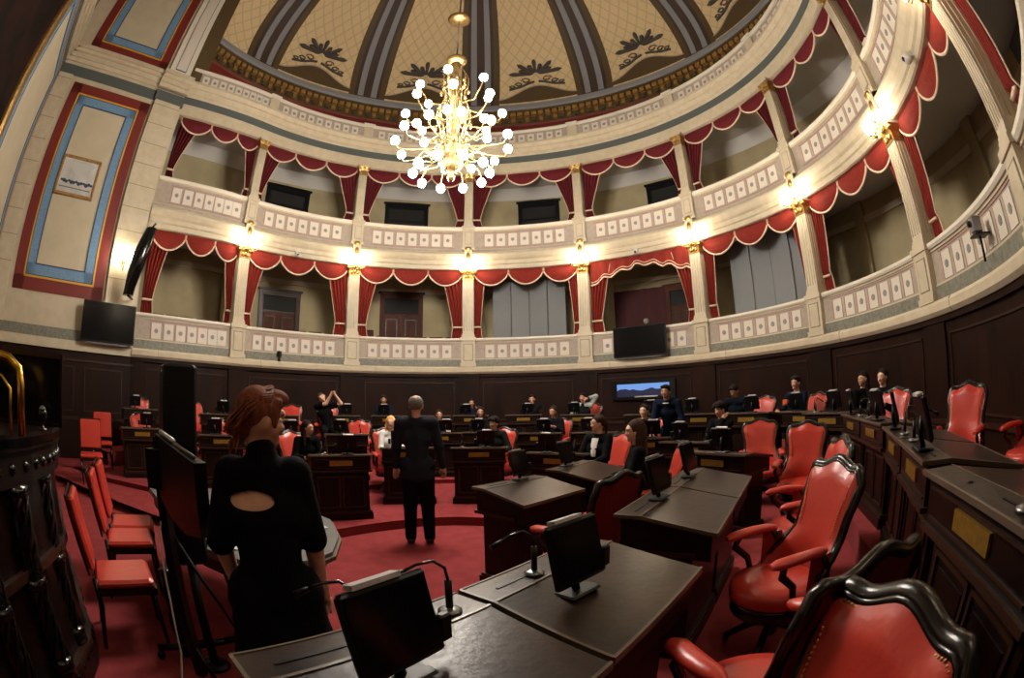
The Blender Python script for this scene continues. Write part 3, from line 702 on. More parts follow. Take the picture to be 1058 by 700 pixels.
b = MB(); b.lathe([(.14, 0), (.14, .03), (.02, .06), (.02, .9)], BRASS, 12); b.build('stand', t); b = MB(); b.lathe([(.02, .9), (.06, .95), (.05, 1.1), (.03, 1.14)], BRASS, 12); b.build('lamp_holder', t); b = MB(); b.ball((0, 0, 1.25), .09, GREYM, 10); b.build('globe', t)
# ------------------------------------------------------------------ senate armchair (faces local +Y)
def armchair():
    t = thing('senate_armchair', '', 'chair')
    b = MB(); b.lathe([(.02, .385), (.27, .385), (.295, .40), (.30, .45), (.285, .485), (.2, .505), (.08, .51), (.01, .51)], RED, 28); b.build('seat', t)
    b = MB(); b.lathe([(.2, .30), (.275, .30), (.285, .32), (.27, .345), (.285, .36), (.285, .385), (.2, .386)], FRAMEW, 28)
    b.lathe([(.03, .1), (.045, .12), (.03, .2), (.05, .27), (.16, .31)], FRAMEW, 14); b.build('swivel_base', t)
    for k in range(4):
        a = PI/4+k*PI/2; l = MB(); c, s_ = math.cos(a), math.sin(a)
        l.tube([(.02*c, .02*s_, .2), (.12*c, .12*s_, .17), (.22*c, .22*s_, .1), (.29*c, .29*s_, .045)], [.03, .028, .022, .024], FRAMEW, 8); lo = l.build('leg', t)
        w = MB(); w.ball((.29*c, .29*s_, .024), .024, BLACKP, 8); w.build('caster', lo)
    # back: shaped shield with a camel crest, flaring into the arms at the bottom
    def hw(v): 
        K = [(0, .30), (.12, .30), (.25, .262), (.4, .236), (.6, .238), (.8, .255), (.93, .262), (1, .262)]
        for (a, x), (c, y) in zip(K, K[1:]):
            if v <= c: f = (v-a)/(c-a); f = f*f*(3-2*f); return x+(y-x)*f
        return K[-1][1]
    H = .68; Z0 = .47
    def top(u): au = abs(u); return .92+.08*math.exp(-(au/.38)**2)-.10*max(0, (au-.84)/.16)**2+.018*math.exp(-((au-.8)/.14)**2)
    def pt(u, v, d=0.0):
        vv = v; z = Z0+H*v*(top(u) if v > 0 else 1)*1.0 if False else Z0+H*(v*(1-v)+v*v*top(u))
        w = hw(v); wrap = .20*abs(u)**2.2*max(0, 1-v/.42)**1.3+.035*u*u
        y = -.245-.11*v-.05*v*v+wrap
        return (w*u, y+d, z)
    nu, nv = 20, 18; F = []; Bk = []
    for j in range(nv+1):
        v = j/nv; F.append([pt(-1+2*i/nu, v, .018+.035*(1-(abs(-1+2*i/nu))**4)*min(1, v*8)*min(1, (1-v)*9)+.012*math.exp(-((v-.3)/.12)**2)*(1-(2*i/nu-1)**2)) for i in range(nu+1)])
        Bk.append([pt(-1+2*i/nu, v, -.022) for i in range(nu+1)])
    b = MB(); b.grid(F, RED); bo = b.build('backrest', t)
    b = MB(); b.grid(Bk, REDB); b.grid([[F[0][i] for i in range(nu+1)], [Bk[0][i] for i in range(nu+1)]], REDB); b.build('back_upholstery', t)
    path = [pt(-1, v/18, 0) for v in range(2, 18)]+[pt(-1+2*i/nu, 1, 0) for i in range(nu+1)]+[pt(1, v/18, 0) for v in range(17, 1, -1)]
    b = MB(); b.tube(path, .03, FRAMEW, 9, flat=.85); b.tube([(x*.975, y+.02, z-.012*(z > 1.0)) for x, y, z in path], .014, FRAMEW, 6); b.build('carved_frame', t)
    nb = MB(); edge = [F[v][1] for v in range(7, nv)]+[F[nv][i] for i in range(1, nu)]+[F[v][nu-1] for v in range(nv-1, 6, -1)]
    for i in range(len(edge)-1):
        for f in (0, .5):
            p = Vector(edge[i]).lerp(Vector(edge[i+1]), f); c = Vector((0, p.y, .85)); q = p+(c-p).normalized()*.03; nb.ball((q.x, q.y+.012, q.z), .006, GOLD, 5)
    nb.build('nailhead_trim', t)
    for sg in (-1, 1):
        a = MB(); P = []
        for i in range(9):
            f = i/8; x = sg*(.285+.015*math.sin(f*PI)); y = -.12+.36*f; z = .715-.02*f+.012*math.sin(f*PI); w = .038+.012*math.sin(min(1, f*1.2)*PI*.6); h = .032
            if i in (0, 8): w *= .55; h *= .55
            P.append([(x+w*math.cos(q)*1.0, y, z+h*math.sin(q)*.9) for q in [k*PI/5 for k in range(10)]])
        a.grid([r+[r[0]] for r in P], RED); a.add(P[0], [tuple(range(10))], RED); a.add(P[-1], [tuple(range(10))], RED); ao = a.build('armrest', t)
        s = MB(); s.tube([(sg*.285, .15, .69), (sg*.30, .17, .63), (sg*.285, .08, .55), (sg*.27, .06, .47), (sg*.26, .07, .36)], [.018, .024, .022, .02, .024], FRAMEW, 8)
        s.tube([(sg*.285, -.1, .70), (sg*.29, -.14, .62), (sg*.285, -.16, .5)], .02, FRAMEW, 8); s.build('arm_support', ao)
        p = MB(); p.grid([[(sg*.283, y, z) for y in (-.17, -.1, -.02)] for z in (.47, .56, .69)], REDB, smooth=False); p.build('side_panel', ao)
    return t
ACH = None
CHG = 'high-backed red leather armchairs of the chamber'
def chair(p, z, f, lab):
    global ACH
    lab = 'red leather armchair '+lab
    if ACH is None: ACH = armchair(); ACH.scale = (.93,)*3; ACH.location = (p[0], p[1], z); ACH.rotation_euler = (0, 0, head(f)); tag(ACH, lab, None, CHG); return ACH
    return dup(ACH, (p[0], p[1], z), head(f), lab, CHG)
# ------------------------------------------------------------------ desk (front edge centre at origin, sitter at -Y, front towards +Y)
def desk(w, top=DTOP, fh=.86, bh=.785, dep=.50):
    t = thing('senate_desk', '', 'desk'); a = w/2
    b = MB(); b.box(-a+.03, a-.03, -.40, -.05, .08, .66, WOOD); b.box(-a, a, -.43, -.01, 0, .09, WOOD); b.box(-a+.01, a-.01, -.42, -.025, .09, .115, WOODM)
    n = 2 if w < 1.2 else 4
    for i in range(n):
        x0 = -a+.07+(w-.14)*i/n+.015; x1 = -a+.07+(w-.14)*(i+1)/n-.015
        for q in ((x0, x1, .16, .18), (x0, x1, .56, .58), (x0, x0+.02, .16, .58), (x1-.02, x1, .16, .58)): b.box(q[0], q[1], -.06, -.038, q[2], q[3], WOODM)
        b.box(x0+.05, x1-.05, -.06, -.044, .22, .52, WOOD)
    b.build('cabinet', t)
    b = MB(); vs = [(0, fh-.02), (0, .66), (-dep, .62), (-dep, bh-.02)]
    b.add([(x, y, z) for x in (-a+.01, a-.01) for y, z in vs], [(0, 1, 2, 3), (7, 6, 5, 4), (0, 4, 5, 1), (1, 5, 6, 2), (2, 6, 7, 3), (3, 7, 4, 0)], WOOD)
    b.box(-a-.005, a+.005, -.42, .02, .64, .665, WOODM); b.box(-a+.05, a-.05, 0, .008, .69, .70, WOODM); b.box(-a+.05, a-.05, 0, .008, .80, .81, WOODM)
    b.build('writing_box', t)
    b = MB(); s = (fh-bh)/(dep-.12)
    def slab(x0, x1, y0, z0, y1, z1, m, th=.022): b.add([(x, y, z+dz) for x in (x0, x1) for y, z in ((y0, z0), (y1, z1)) for dz in (0, -th)], [(0, 1, 3, 2), (4, 6, 7, 5), (0, 4, 5, 1), (2, 3, 7, 6), (0, 2, 6, 4), (1, 5, 7, 3)], m)
    slab(-a-.015, a+.015, .025, fh, -.115, fh, top); slab(-a-.015, a+.015, -.12, fh-.002, -dep-.025, bh, top)
    slab(-a-.02, a+.02, -.112, fh+.003, -.122, fh+.002, DTRIM, .01); slab(-a-.018, a+.018, -dep-.022, bh+.004, -dep-.032, bh+.002, DTRIM, .026); slab(-a-.018, a+.018, .032, fh+.002, .022, fh+.003, DTRIM, .02)
    slab(-a-.02, -a-.008, .025, fh+.003, -.12, fh+.003, DTRIM, .02); slab(-a-.02, -a-.008, -.12, fh+.003, -dep-.025, bh+.003, DTRIM, .02)
    b.build('lid', t)
    b = MB(); b.box(-.15, .15, 0, .012, .722, .79, PLATE); b.build('nameplate', t)
    b = MB(); b.lathe([(.012, 0), (.012, .004)], BLACKP, 8, Matrix.Translation((a*.35, -.05, fh))); b.build('cable_hole', t); b = MB(); b.box(-a*.8, -a*.2, -.06, -.05, fh, fh+.003, BLACKP); b.build('pen_groove', t)
    return t
DK = {}
def mkdesk(p, z, f, w, lab):
    k = round(w, 2); lab = 'dark wooden desk, '+lab
    if k not in DK: DK[k] = desk(w); o = DK[k]; o.location = (p[0], p[1], z); o.rotation_euler = (0, 0, head(f)); tag(o, lab, None, 'dark senate desks'); return o
    return dup(DK[k], (p[0], p[1], z), head(f), lab, 'dark senate desks')
def tablet():
    t = thing('desk_tablet', '', 'tablet computer')
    T = Matrix.Translation((0, 0, .055)) @ Matrix.Rotation(math.radians(-14), 4, 'X')
    b = MB(); b.bbox(-.15, .15, 0, .028, 0, .25, BLACKP, .01, T); b.build('casing', t)
    b = MB(); b.box(-.136, .136, -.003, .001, .02, .236, SCREEN, T); b.build('screen', t)
    b = MB(); b.box(-.1, .06, .002, .04, .25, .264, SILVER, T); b.build('top_edge', t)
    b = MB(); b.bbox(-.09, .09, -.02, .09, 0, .015, BLACKP, .008); b.tube([(0, .04, .01), (0, .06, .1), (0, .05, .18)], .018, BLACKP, 6); b.bbox(.155, .2, .02, .05, .06, .15, BLACKP, .006); b.build('stand', t)
    return t
def mic():
    t = thing('gooseneck_microphone', '', 'microphone')
    b = MB(); b.lathe([(.045, 0), (.045, .008), (.03, .015), (.012, .02)], STEEL, 16); b.build('base', t)
    b = MB(); b.tube([(0, 0, .01), (0, 0, .13)], .014, BLACKP, 8); b.build('grip', t)
    b = MB(); b.tube([(0, 0, .13), (0, -.01, .18), (0, -.05, .21), (0, -.11, .20), (0, -.15, .18)], .006, BLACKG, 6); b.build('gooseneck', t)
    b = MB(); b.tube([(0, -.15, .18), (0, -.2, .155)], [.008, .014], BLACKP, 8); b.build('head', t)
    return t
TB = None; MC = None
def onDesk(p, z, f, dx, dy, kind, lab, rot=0.0, fh=.86):
    global TB, MC
    L = math.hypot(*f); fx, fy = f[0]/L, f[1]/L
    q = (p[0]+fy*dx+fx*dy, p[1]-fx*dx+fy*dy, z+fh+.004)
    if kind == 't':
        if TB is None: TB = tablet(); TB.scale = (.86,)*3; TB.location = q; TB.rotation_euler = (0, 0, head(f)+rot); return tag(TB, lab, None, 'desk tablets')
        return dup(TB, q, head(f)+rot, lab, 'desk tablets')
    if MC is None: MC = mic(); MC.scale = (.8,)*3; MC.location = q; MC.rotation_euler = (0, 0, head(f)+rot); return tag(MC, lab, None, 'gooseneck microphones')
    return dup(MC, q, head(f)+rot, lab, 'gooseneck microphones')
P1, P2, P3 = .12, .20, .47
# place, tier, facing, width, description of the seat it belongs to, tablet?, microphone?
DESKS = [
 (spot(-21.2, 6.0), P1, (.5, -.86), .80, 'of the girl in black at the front row left end', 1, 1),
 (spot(-12.9, 6.95), P1, (.25, -.97), .80, 'half hidden behind the man in the dark suit', 1, 0),
 (spot(-4.3, 6.9), P1, (.03, -1), .80, 'of the dark-haired boy in the front row', 1, 1),
 (spot(4.9, 6.0), P1, (-.5, -.87), .80, 'just left of the woman in the white blouse', 1, 1),
 ((1.42, -1.98), P1, (-.80, .6), .74, 'turned to the girl with very long hair', 1, 0),
 ((.80, -2.88), P1, (-.73, .68), .74, 'standing alone at the edge of the open carpet', 1, 0),
 (spot(-46.3, 8.6), P2, (.8, -.6), .80, 'at the far left end of the second row', 1, 0),
 (spot(-36, 7.8), P2, (.66, -.75), .80, 'second row, left of the woman with auburn hair', 1, 0),
 (spot(-28.0, 8.1), P2, (.55, -.83), .80, 'second row, right behind the auburn-haired woman', 1, 1),
 (spot(-20.3, 8.6), P2, (.42, -.9), .80, 'second row, behind the girl leaning on her elbows', 1, 1),
 (spot(-8.9, 9.0), P2, (.12, -1), .80, 'of the girl in the pale cardigan', 1, 0),
 (spot(-3.6, 9.1), P2, (.0, -1), .80, 'second row, behind the dark-haired front-row boy', 1, 0),
 (spot(3.0, 8.6), P2, (-.2, -.98), .80, 'of the girl smiling at a telephone', 1, 0),
 (spot(9.8, 8.4), P2, (-.35, -.94), .80, 'second row, empty, behind the woman in white blouse', 1, 0),
 ((2.75, -.25), P2, (-.35, -.94), .78, 'of the girl in the v-neck top', 1, 1),
 ((3.06, -1.22), P2, (-.75, -.66), .82, 'of the boy resting his cheek on his hand', 1, 1),
 ((2.86, -2.45), P2, (-.85, -.45), .84, 'beyond the two-tablet desk pair, before the empty chairs', 1, 0),
 (spot(-46.5, 10.2), P3, (.8, -.6), .80, 'at the far left end of the back row', 1, 0),
 (spot(-36.3, 9.5), P3, (.66, -.75), .80, 'back row, left of the auburn-haired woman, shining nameplate', 1, 1),
 (spot(-28.5, 10.0), P3, (.55, -.83), .80, 'back row, empty, left of the stretching girl', 1, 0),
 (spot(-20.9, 10.6), P3, (.42, -.9), .80, 'of the girl stretching her arms', 1, 0),
 (spot(-15.1, 10.8), P3, (.25, -.97), .80, 'of the man alone in the back row', 1, 0),
 (spot(-9.8, 10.9), P3, (.15, -1), .80, 'back row, behind the head of the standing man', 0, 0),
 (spot(-5.2, 10.9), P3, (.05, -1), .80, 'of the girl in the middle of the back row', 1, 0),
 (spot(1.2, 10.8), P3, (-.1, -1), .80, 'of the boy with hand at his mouth', 1, 0),
 (spot(8.0, 10.1), P3, (-.3, -.95), .80, 'of the boy with the pale striped sleeve', 1, 0),
 (spot(16.0, 8.9), P3, (-.6, -.8), .84, 'back row, below the lit monitor', 1, 0),
 (spot(22.6, 8.0), P3, (-.7, -.7), .84, 'back row, beside the young man standing up', 1, 0),
 (spot(28.5, 7.4), P3, (-.85, -.5), .84, 'of the young man bending forward', 1, 0),
 ((4.78, -1.35), P3, (-.98, -.17), .82, 'of the young man with the orange packet', 1, 1),
 ((4.62, -2.2), P3, (-.97, -.22), .82, 'of the two women talking at right', 1, 1),
 ((4.28, -3.06), P3, (-.88, .47), .80, 'right-hand back row, right of the two women talking', 1, 1),
 ((3.88, -3.80), P3, (-.88, .47), .80, 'right-hand back row, before the tall chair by the wall', 1, 1),
 ((3.27, -4.66), P3, (-.775, .63), .79, 'right-hand back row, third from the right edge', 1, 1),
 ((2.74, -5.31), P3, (-.775, .63), .79, 'right-hand back row, second from the right edge', 1, 1),
 ((2.10, -6.15), P3, (-.85, .52), .95, 'right-hand back row, nearest the right edge', 0, 1),
]
# double desks of the second row in the foreground
fd = ((1.15-.63*1.0, -4.9-.776*1.0))
FG = [((.935, -5.184), .72, 'right half of the long foreground desk', 1, 0, -.30), ((.45, -5.79), .72, 'left half of the long foreground desk', 1, 1, .0), ((1.62, -4.20), .76, 'nearer half of the pair behind the foreground desk', 1, 0, 0), ((2.08, -3.54), .76, 'farther half of the pair behind the foreground desk', 1, 0, 0)]
for i, (p, z, f, w, lab, tb, mc) in enumerate(DESKS):
    mkdesk(p, z, f, w, lab)
    if tb: onDesk(p, z, f, (.12 if i % 2 else -.1), -.07, 't', 'black tablet on the desk '+lab, .15*((i % 3)-1))
    if mc: onDesk(p, z, f, (-.25 if i % 2 else .24), -.05, 'm', 'microphone on the desk '+lab, 0)
for i, (p, w, lab, tb, mc, dx) in enumerate(FG):
    f = (-.776, .63) if i < 2 else (-.82, .57)
    mkdesk(p, P2, f, w, lab)
FF = (-.776, .63)
onDesk((.45, -5.79), P2, FF, -.05, -.27, 't', 'large black tablet leaning on the left half of the foreground desk', .12, .835)
onDesk((.45, -5.79), P2, FF, .26, -.07, 'm', 'microphone on a steel base right of the large foreground tablet', -2.1)
onDesk((.45, -5.79), P2, FF, -.03, -.05, 'm', 'microphone left of the large foreground tablet', -2.2)
onDesk((.93, -5.19), P2, FF, -.11, -.28, 't', 'black tablet with reddish reflection on the right half of the foreground desk', -.1, .83)
onDesk((.93, -5.19), P2, FF, -.1, -.07, 'm', 'microphone behind the tablet on the right half of the foreground desk', -2.0)
onDesk((1.62, -4.20), P2, (-.82, .57), .02, -.12, 't', 'black tablet on the nearer half of the desk pair behind the foreground desk', -.1)
onDesk((2.08, -3.54), P2, (-.82, .57), -.03, -.12, 't', 'black tablet on the farther half of the desk pair behind the foreground desk', -.1)
# ------------------------------------------------------------------ armchairs
CH = [
 ((1.21, -6.31), P2, (-.99, .06), 'nearest the lower right corner with nailheads showing'),
 ((1.66, -5.72), P2, (-.15, .99), 'showing its dark back beside the long foreground desk'),
 ((2.24, -4.82), P2, (-.99, .02), 'with creased back and round seat behind the foreground desk'),
 ((2.95, -3.95), P2, (-.9, .3), 'mostly hidden behind the big creased chair, arms showing'),
 ((3.89, -2.64), P2, (-.72, -.69), 'empty and turned squarely to the viewer in the middle right'),
 ((4.02, -1.50), P2, (-.45, -.89), 'empty, smaller, behind the squarely turned chair at left'),
 ((1.32, -3.66), P1, (-.62, .78), 'seen from behind at the lone desk by the open carpet'),
 (spot(46.6, 6.2), P3, (-.9, -.3), 'empty, just right of the two women talking'),
 (spot(56.3, 4.85), P3, (-.78, -.2), 'tall and empty against the wooden wall at right'),
 (spot(66.5, 4.6), P3, (-.9, .35), 'cut off by the right edge of the view'),
]
CH2 = [
 ('very long brown', None, P1, (-1, .12), 'edge-on behind the girl with very long hair'),
 ('white blouse', None, P1, (-.9, -.45), 'behind the woman in the white blouse'),
 ('thick black hair', None, P1, (-.35, -.93), 'behind the dark-haired boy of the front row'),
 ('blonde', None, P1, (.5, -.86), 'behind the blonde girl'),
 ('leftmost front-row', None, P1, (.85, -.5), 'behind the girl leaning on her elbows'),
 ('', spot(-34.5, 8.7), P2, (.66, -.75), 'empty, second row, left of the auburn-haired head'),
 ('', spot(-19.0, 9.6), P2, (.2, -.98), 'empty, second row, right of the girl leaning on elbows'),
 ('', spot(-46.2, 9.3), P2, (.8, -.6), 'far left in the second row'),
 ('smiling down', None, P2, (-.5, -.87), 'behind the girl smiling at a telephone'),
 ('v-neck', None, P2, (-.85, -.5), 'behind the girl in the v-neck top'),
 ('', spot(-46.3, 10.9), P3, (.8, -.6), 'far left in the back row'),
 ('', spot(-38.6, 10.2), P3, (.95, -.3), 'sideways in the back row, left of the auburn-haired woman'),
 ('', spot(-27.4, 10.9), P3, (.3, -.95), 'empty, back row, left of the stretching girl'),
 ('stretching', None, P3, (.42, -.9), 'behind the girl stretching her arms'),
 ('middle of the back row', None, P3, (.05, -1), 'behind the girl in the middle of the back row'),
 ('striped', None, P3, (-.75, -.66), 'behind the boy with the striped sleeve'),
 ('', spot(29.9, 8.8), P3, (-.85, -.5), 'right of the young man bending forward'),
 ('', spot(36.2, 8.2), P3, (-.98, -.2), 'right of the young man with the orange packet'),
]
for p, z, f, lab in CH: chair(p, z, f, lab)
# ------------------------------------------------------------------ plain chairs at the left
def sidechair():
    t = thing('upholstered_side_chair', '', 'chair')
    b = MB(); b.bbox(-.22, .22, -.2, .24, .43, .49, RED, .02); b.build('seat', t)
    T = Matrix.Translation((0, -.2, .47)) @ Matrix.Rotation(math.radians(9), 4, 'X')
    b = MB(); b.bbox(-.21, .21, -.015, .035, .08, .56, RED, .018, T); b.build('backrest', t)
    b = MB(); b.bbox(-.22, .22, -.03, -.014, .06, .58, FRAMEW, .006, T); b.box(-.23, .23, -.21, .25, .39, .432, FRAMEW); b.build('frame', t)
    for x in (-.2, .2):
        l = MB(); l.tube([(x, .22, .42), (x, .23, 0)], [.02, .014], FRAMEW, 6); l.build('leg', t)
        l = MB(); l.tube([(x, -.2, .5), (x, -.2, .3), (x*1.05, -.27, 0)], [.02, .02, .014], FRAMEW, 6); l.build('leg', t)
    return t
s0 = sidechair()
SD = [((-1.70, -4.86), 0, (.62, .78), 'red plain upholstered chair nearest the carved rostrum, seat towards the grey table'),
      ((-2.28, -4.22), 0, (.66, .75), 'red plain upholstered chair behind the nearest plain chair at the grey table'),
      ((-2.62, -3.86), 0, (.70, .72), 'bright red plain chair farthest of the three along the grey table'),
      (spot(-53.3, 8.5), P1, (.8, -.6), 'red plain upholstered chair by the dark wall at the left, lower of two'),
      (spot(-51.7, 9.7), P2, (.75, -.66), 'red plain upholstered chair by the dark wall at the left, upper of two')]
for i, (p, z, f, lab) in enumerate(SD):
    if i == 0: s0.location = p+(z,); s0.rotation_euler = (0, 0, head(f)); tag(s0, lab, None, 'plain red chairs at the left')
    else: dup(s0, p+(z,), head(f), lab, 'plain red chairs at the left')
# ------------------------------------------------------------------ stenographers' table
t = thing('oval_table', 'long dark table with grey top and rounded end behind the woman in black', 'table', (-1.35, -4.1, 0))
TP = [(-2.62, -3.5), (-2.35, -3.05), (-1.6, -3.05), (-.95, -3.25), (-.55, -3.55), (-.33, -3.95), (-.24, -4.3), (-.30, -4.5), (-.5, -4.66), (-.75, -4.7), (-1.05, -4.62)]
TP = [(x+1.35, y+4.1) for x, y in TP]
b = MB(); b.prism(TP, .72, .75, GREYL); c = [(x*1.02, y*1.02) for x, y in TP]; b.prism(c, .70, .725, DTRIM); b.build('tabletop', t)
b = MB(); b.prism([(x*.93, y*.93) for x, y in TP], .6, .7, WOOD); b.build('apron', t)
for x, y in ((.88, -.1), (.55, -.55), (-.9, .85), (0, .75), (.15, -.75), (-.6, .1)):
    l = MB(); l.lathe([(.03, 0), (.045, .03), (.03, .08), (.05, .18), (.06, .28), (.035, .38), (.05, .45), (.035, .55), (.05, .62)], WOOD, 10, Matrix.Translation((x, y, 0))); l.build('leg', t)
for i, (x, y, r_, w, h) in enumerate(((-1.3, -4.25, .7, .42, .3), (-1.75, -3.8, .75, .42, .3), (-.72, -4.4, .2, .4, .28), (-.75, -3.9, .9, .5, .34))):
    b = MB(); b.box(-w/2, w/2, -h/2, h/2, 0, .008, PAPER); o = b.build('paper_sheet', None, (x, y, .7505), r_)
    tag(o, 'pale sheet of paper on the grey table, '+['nearest the monitor stand', 'behind the monitor', 'beside the hip of the woman in black', 'at the far right of the table'][i], 'paper', 'papers on the grey table')
b = MB(); b.add([(0, 0, 0), (.3, .05, 0), (.28, .3, .0), (.12, .15, .14), (0.02, .28, .0)], [(0, 1, 3), (1, 2, 3), (2, 4, 3), (4, 0, 3), (0, 4, 2, 1)], PAPER); tag(b.build('crumpled_paper', None, (-1.05, -3.75, .7505), .3), 'crumpled white paper standing on the grey table behind the woman', 'paper')
b = MB(); b.box(-.1, .1, -.05, .05, 0, .03, BLACKP); tag(b.build('telephone_handset', None, (-.95, -4.5, .7505), .3), 'small black device lying on the front edge of the grey table', 'device')
# ------------------------------------------------------------------ monitor trolley
PX, PY = spot(-44.1, 2.5)
t = thing('monitor_stand', 'black wheeled monitor stand standing between the plain chairs and the woman in black', 'stand', (PX, PY, 0))
b = MB(); b.box(-.03, .03, -.025, .025, .08, 1.46, BLACKP); b.build('pole', t)
for i, (x0, y0, x1, y1) in enumerate(((-.42, .08, .02, .62), (-.1, -.28, .42, .18))):
    b = MB(); pts = [(x0+(x1-x0)*u+.06*math.sin(u*PI), y0+(y1-y0)*u-.06*math.sin(u*PI), .09+.03*math.sin(u*PI)) for u in [j/8 for j in range(9)]]; b.tube(pts, .022, BLACKP, 6, flat=1.2); fo = b.build('foot', t)
    for q in (pts[0], pts[-1]): w = MB(); w.lathe([(.03, -.012), (.03, .012)], BLACKP, 10, Matrix.Translation((q[0], q[1], .032)) @ Matrix.Rotation(PI/2, 4, 'Y')); w.tube([(q[0], q[1], .03), (q[0], q[1], .09)], .01, STEEL, 5); w.build('caster', fo)
b = MB(); b.tube([(-.2, .35, .11), (0, 0, .3), (.16, -.05, .11)], .014, BLACKP, 5); b.tube([(.02, .02, .95), (.14, .2, .5), (.2, .33, .12)], .012, BLACKP, 5); b.build('brace', t)
m0 = thing('monitor', 'wide black monitor seen from behind on the wheeled stand with a white upper edge', 'monitor', (PX, PY, 0))
q = spot(-39.0, 1.95); A = Vector((PX-.02, PY+.02, 0)); B = Vector(q+(0,)); d = (B-A); nrm = Vector((-d.y, d.x, 0)).normalized()*.03
MI = Matrix.Translation(-Vector((PX, PY, 0)))
def slabm(mb, P4, n, m): mb.add([tuple(MI @ (p+n)) for p in P4]+[tuple(MI @ (p-n)) for p in P4], [(0, 1, 2, 3, 4, 5), (11, 10, 9, 8, 7, 6)]+[(i, (i+1) % 6, 6+(i+1) % 6, 6+i) for i in range(6)], m)
P6 = [A+Vector((0, 0, 1.475)), B+Vector((0, 0, 1.41)), B+Vector((0, 0, 1.1)), A.lerp(B, .66)+Vector((0, 0, 1.06)), A.lerp(B, .33)+Vector((0, 0, 1.09)), A+Vector((0, 0, 1.17))]
b = MB(); slabm(b, P6, nrm, BLACKP); b.build('casing', m0)
b = MB(); b.tube([tuple(MI @ (A.lerp(B, .05)+Vector((0, 0, 1.487)))), tuple(MI @ (A.lerp(B, .42)+Vector((0, 0, 1.463))))], .012, SILVER, 6); b.tube([tuple(MI @ (A.lerp(B, .45)+Vector((0, 0, 1.45)))), tuple(MI @ (A.lerp(B, .9)+Vector((0, 0, 1.425))))], .008, DTRIM, 6); b.build('upper_edge', m0)
b = MB(); b.box(-.07, .07, -.05, .05, 1.2, 1.4, BLACKP); b.build('bracket', m0)
sp = spot(-41.7, 2.72)
t = thing('speaker_tower', 'tall flat black loudspeaker tower standing behind the monitor stand', 'loudspeaker', sp+(0,), math.radians(41.7)*-1)
b = MB(); b.bbox(-.135, .135, -.1, .1, .75, 1.835, BLACKP, .015); b.build('cabinet', t)
b = MB(); b.box(.03, .06, -.106, -.1, 1.79, 1.805, SILVER); b.build('painted_glint', t)  # silver strip paints in a small glint near the cabinet top
b = MB(); b.tube([(0, 0, .03), (0, 0, .76)], .03, BLACKP, 8); b.lathe([(.1, 0), (.1, .02), (.04, .04)], BLACKP, 16); b.build('stand', t)
c0 = spot(-45.6, 2.45)
b = MB(); b.tube([(c0[0]-.02, c0[1]+.15, 1.2), (c0[0]-.01, c0[1]+.02, .95), (c0[0], c0[1], .6), (c0[0]+.02, c0[1]-.05, .3), (c0[0]+.0, c0[1]-.15, .02), (c0[0]+.1, c0[1]-.5, .012)], .006, PAPER, 5); tag(b.build('power_cable'), 'thin white cable hanging from the monitor stand down to the carpet', 'cable')
b = MB(); b.box(-.3, .3, -.2, .2, 0, .01, DTOP); tag(b.build('floor_mat', None, (-.62, -5.35, .001), .5), 'small dark mat on the red carpet at the foot of the monitor stand', 'mat')
# ------------------------------------------------------------------ carved rostrum at the left
RO = Vector((-2.1, -5.6, 0))
t = thing('carved_rostrum', 'massive carved black wooden rostrum at the left edge with polished top and columns', 'rostrum', tuple(RO))
RP = [(-.95, -6.6), (-1.22, -6.05), (-1.42, -5.65), (-1.6, -5.38), (-1.78, -5.22), (-2.0, -5.1), (-2.5, -4.78), (-3.0, -4.5), (-3.5, -4.4), (-3.7, -5.0), (-2.6, -6.9)]
RL = [(x-RO.x, y-RO.y) for x, y in RP]
def shr(P, k): cx = sum(p[0] for p in P)/len(P); cy = sum(p[1] for p in P)/len(P); return [(cx+(x-cx)*k, cy+(y-cy)*k) for x, y in P]
b = MB(); b.prism(shr(RL, 1.03), 1.36, 1.385, WOOD); b.prism(shr(RL, 1.05), 1.385, 1.42, BLACKG); b.prism(shr(RL, 1.02), 1.42, 1.44, WOOD); b.build('top', t)
b = MB(); b.prism(shr(RL, .9), 0, 1.36, WOOD); b.prism(shr(RL, 1.0), 0, .16, WOOD); b.prism(shr(RL, 1.01), .16, .19, WOODM); b.prism(shr(RL, .99), 1.2, 1.36, WOOD); b.prism(shr(RL, .97), .75, .8, WOODM); b.build('body', t)
for i, (x, y) in enumerate(((-1.19, -6.15), (-1.38, -5.78), (-1.62, -5.46), (-1.95, -5.24), (-2.35, -4.98), (-2.85, -4.68))):
    b = MB(); M = Matrix.Translation((x-RO.x-.03, y-RO.y-.03, 0))
    b.lathe([(.1, .19), (.1, .25), (.07, .28), (.085, .33), (.07, .38), (.08, .5), (.06, .62), (.085, .7), (.095, .76), (.06, .8), (.075, .88), (.085, .98), (.06, 1.1), (.09, 1.15), (.1, 1.2)], BLACKG, 14, M)
    for j in range(7):
        pts = [(.085*math.cos(q+j*.9), .085*math.sin(q+j*.9), .3+.85*q/6.3) for q in [k*.45 for k in range(15)]]
        b.tube(pts, .011, WOOD, 5, M)
    b.ball((0, 0, .72), .11, BLACKG, 10, M, (1, 1, .5)); b.ball((0, 0, .27), .11, BLACKG, 10, M, (1, 1, .4)); b.build('carved_column', t)
b = MB()
for i in range(len(RL)-3):
    for k in range(3):
        f = (k+.5)/3; p = Vector(RL[i]).lerp(Vector(RL[i+1]), f)*.97
        b.ball((p.x, p.y, 1.28), .035, BLACKG, 8); b.ball((p.x, p.y, .12), .03, BLACKG, 6)
b.build('carved_frieze', t)['kind'] = 'stuff'
bs = spot(-62.8, 2.35); 
t = thing('brass_rail', 'gleaming brass rail curving down onto the rostrum top at the left edge', 'rail', (bs[0], bs[1], 1.44))
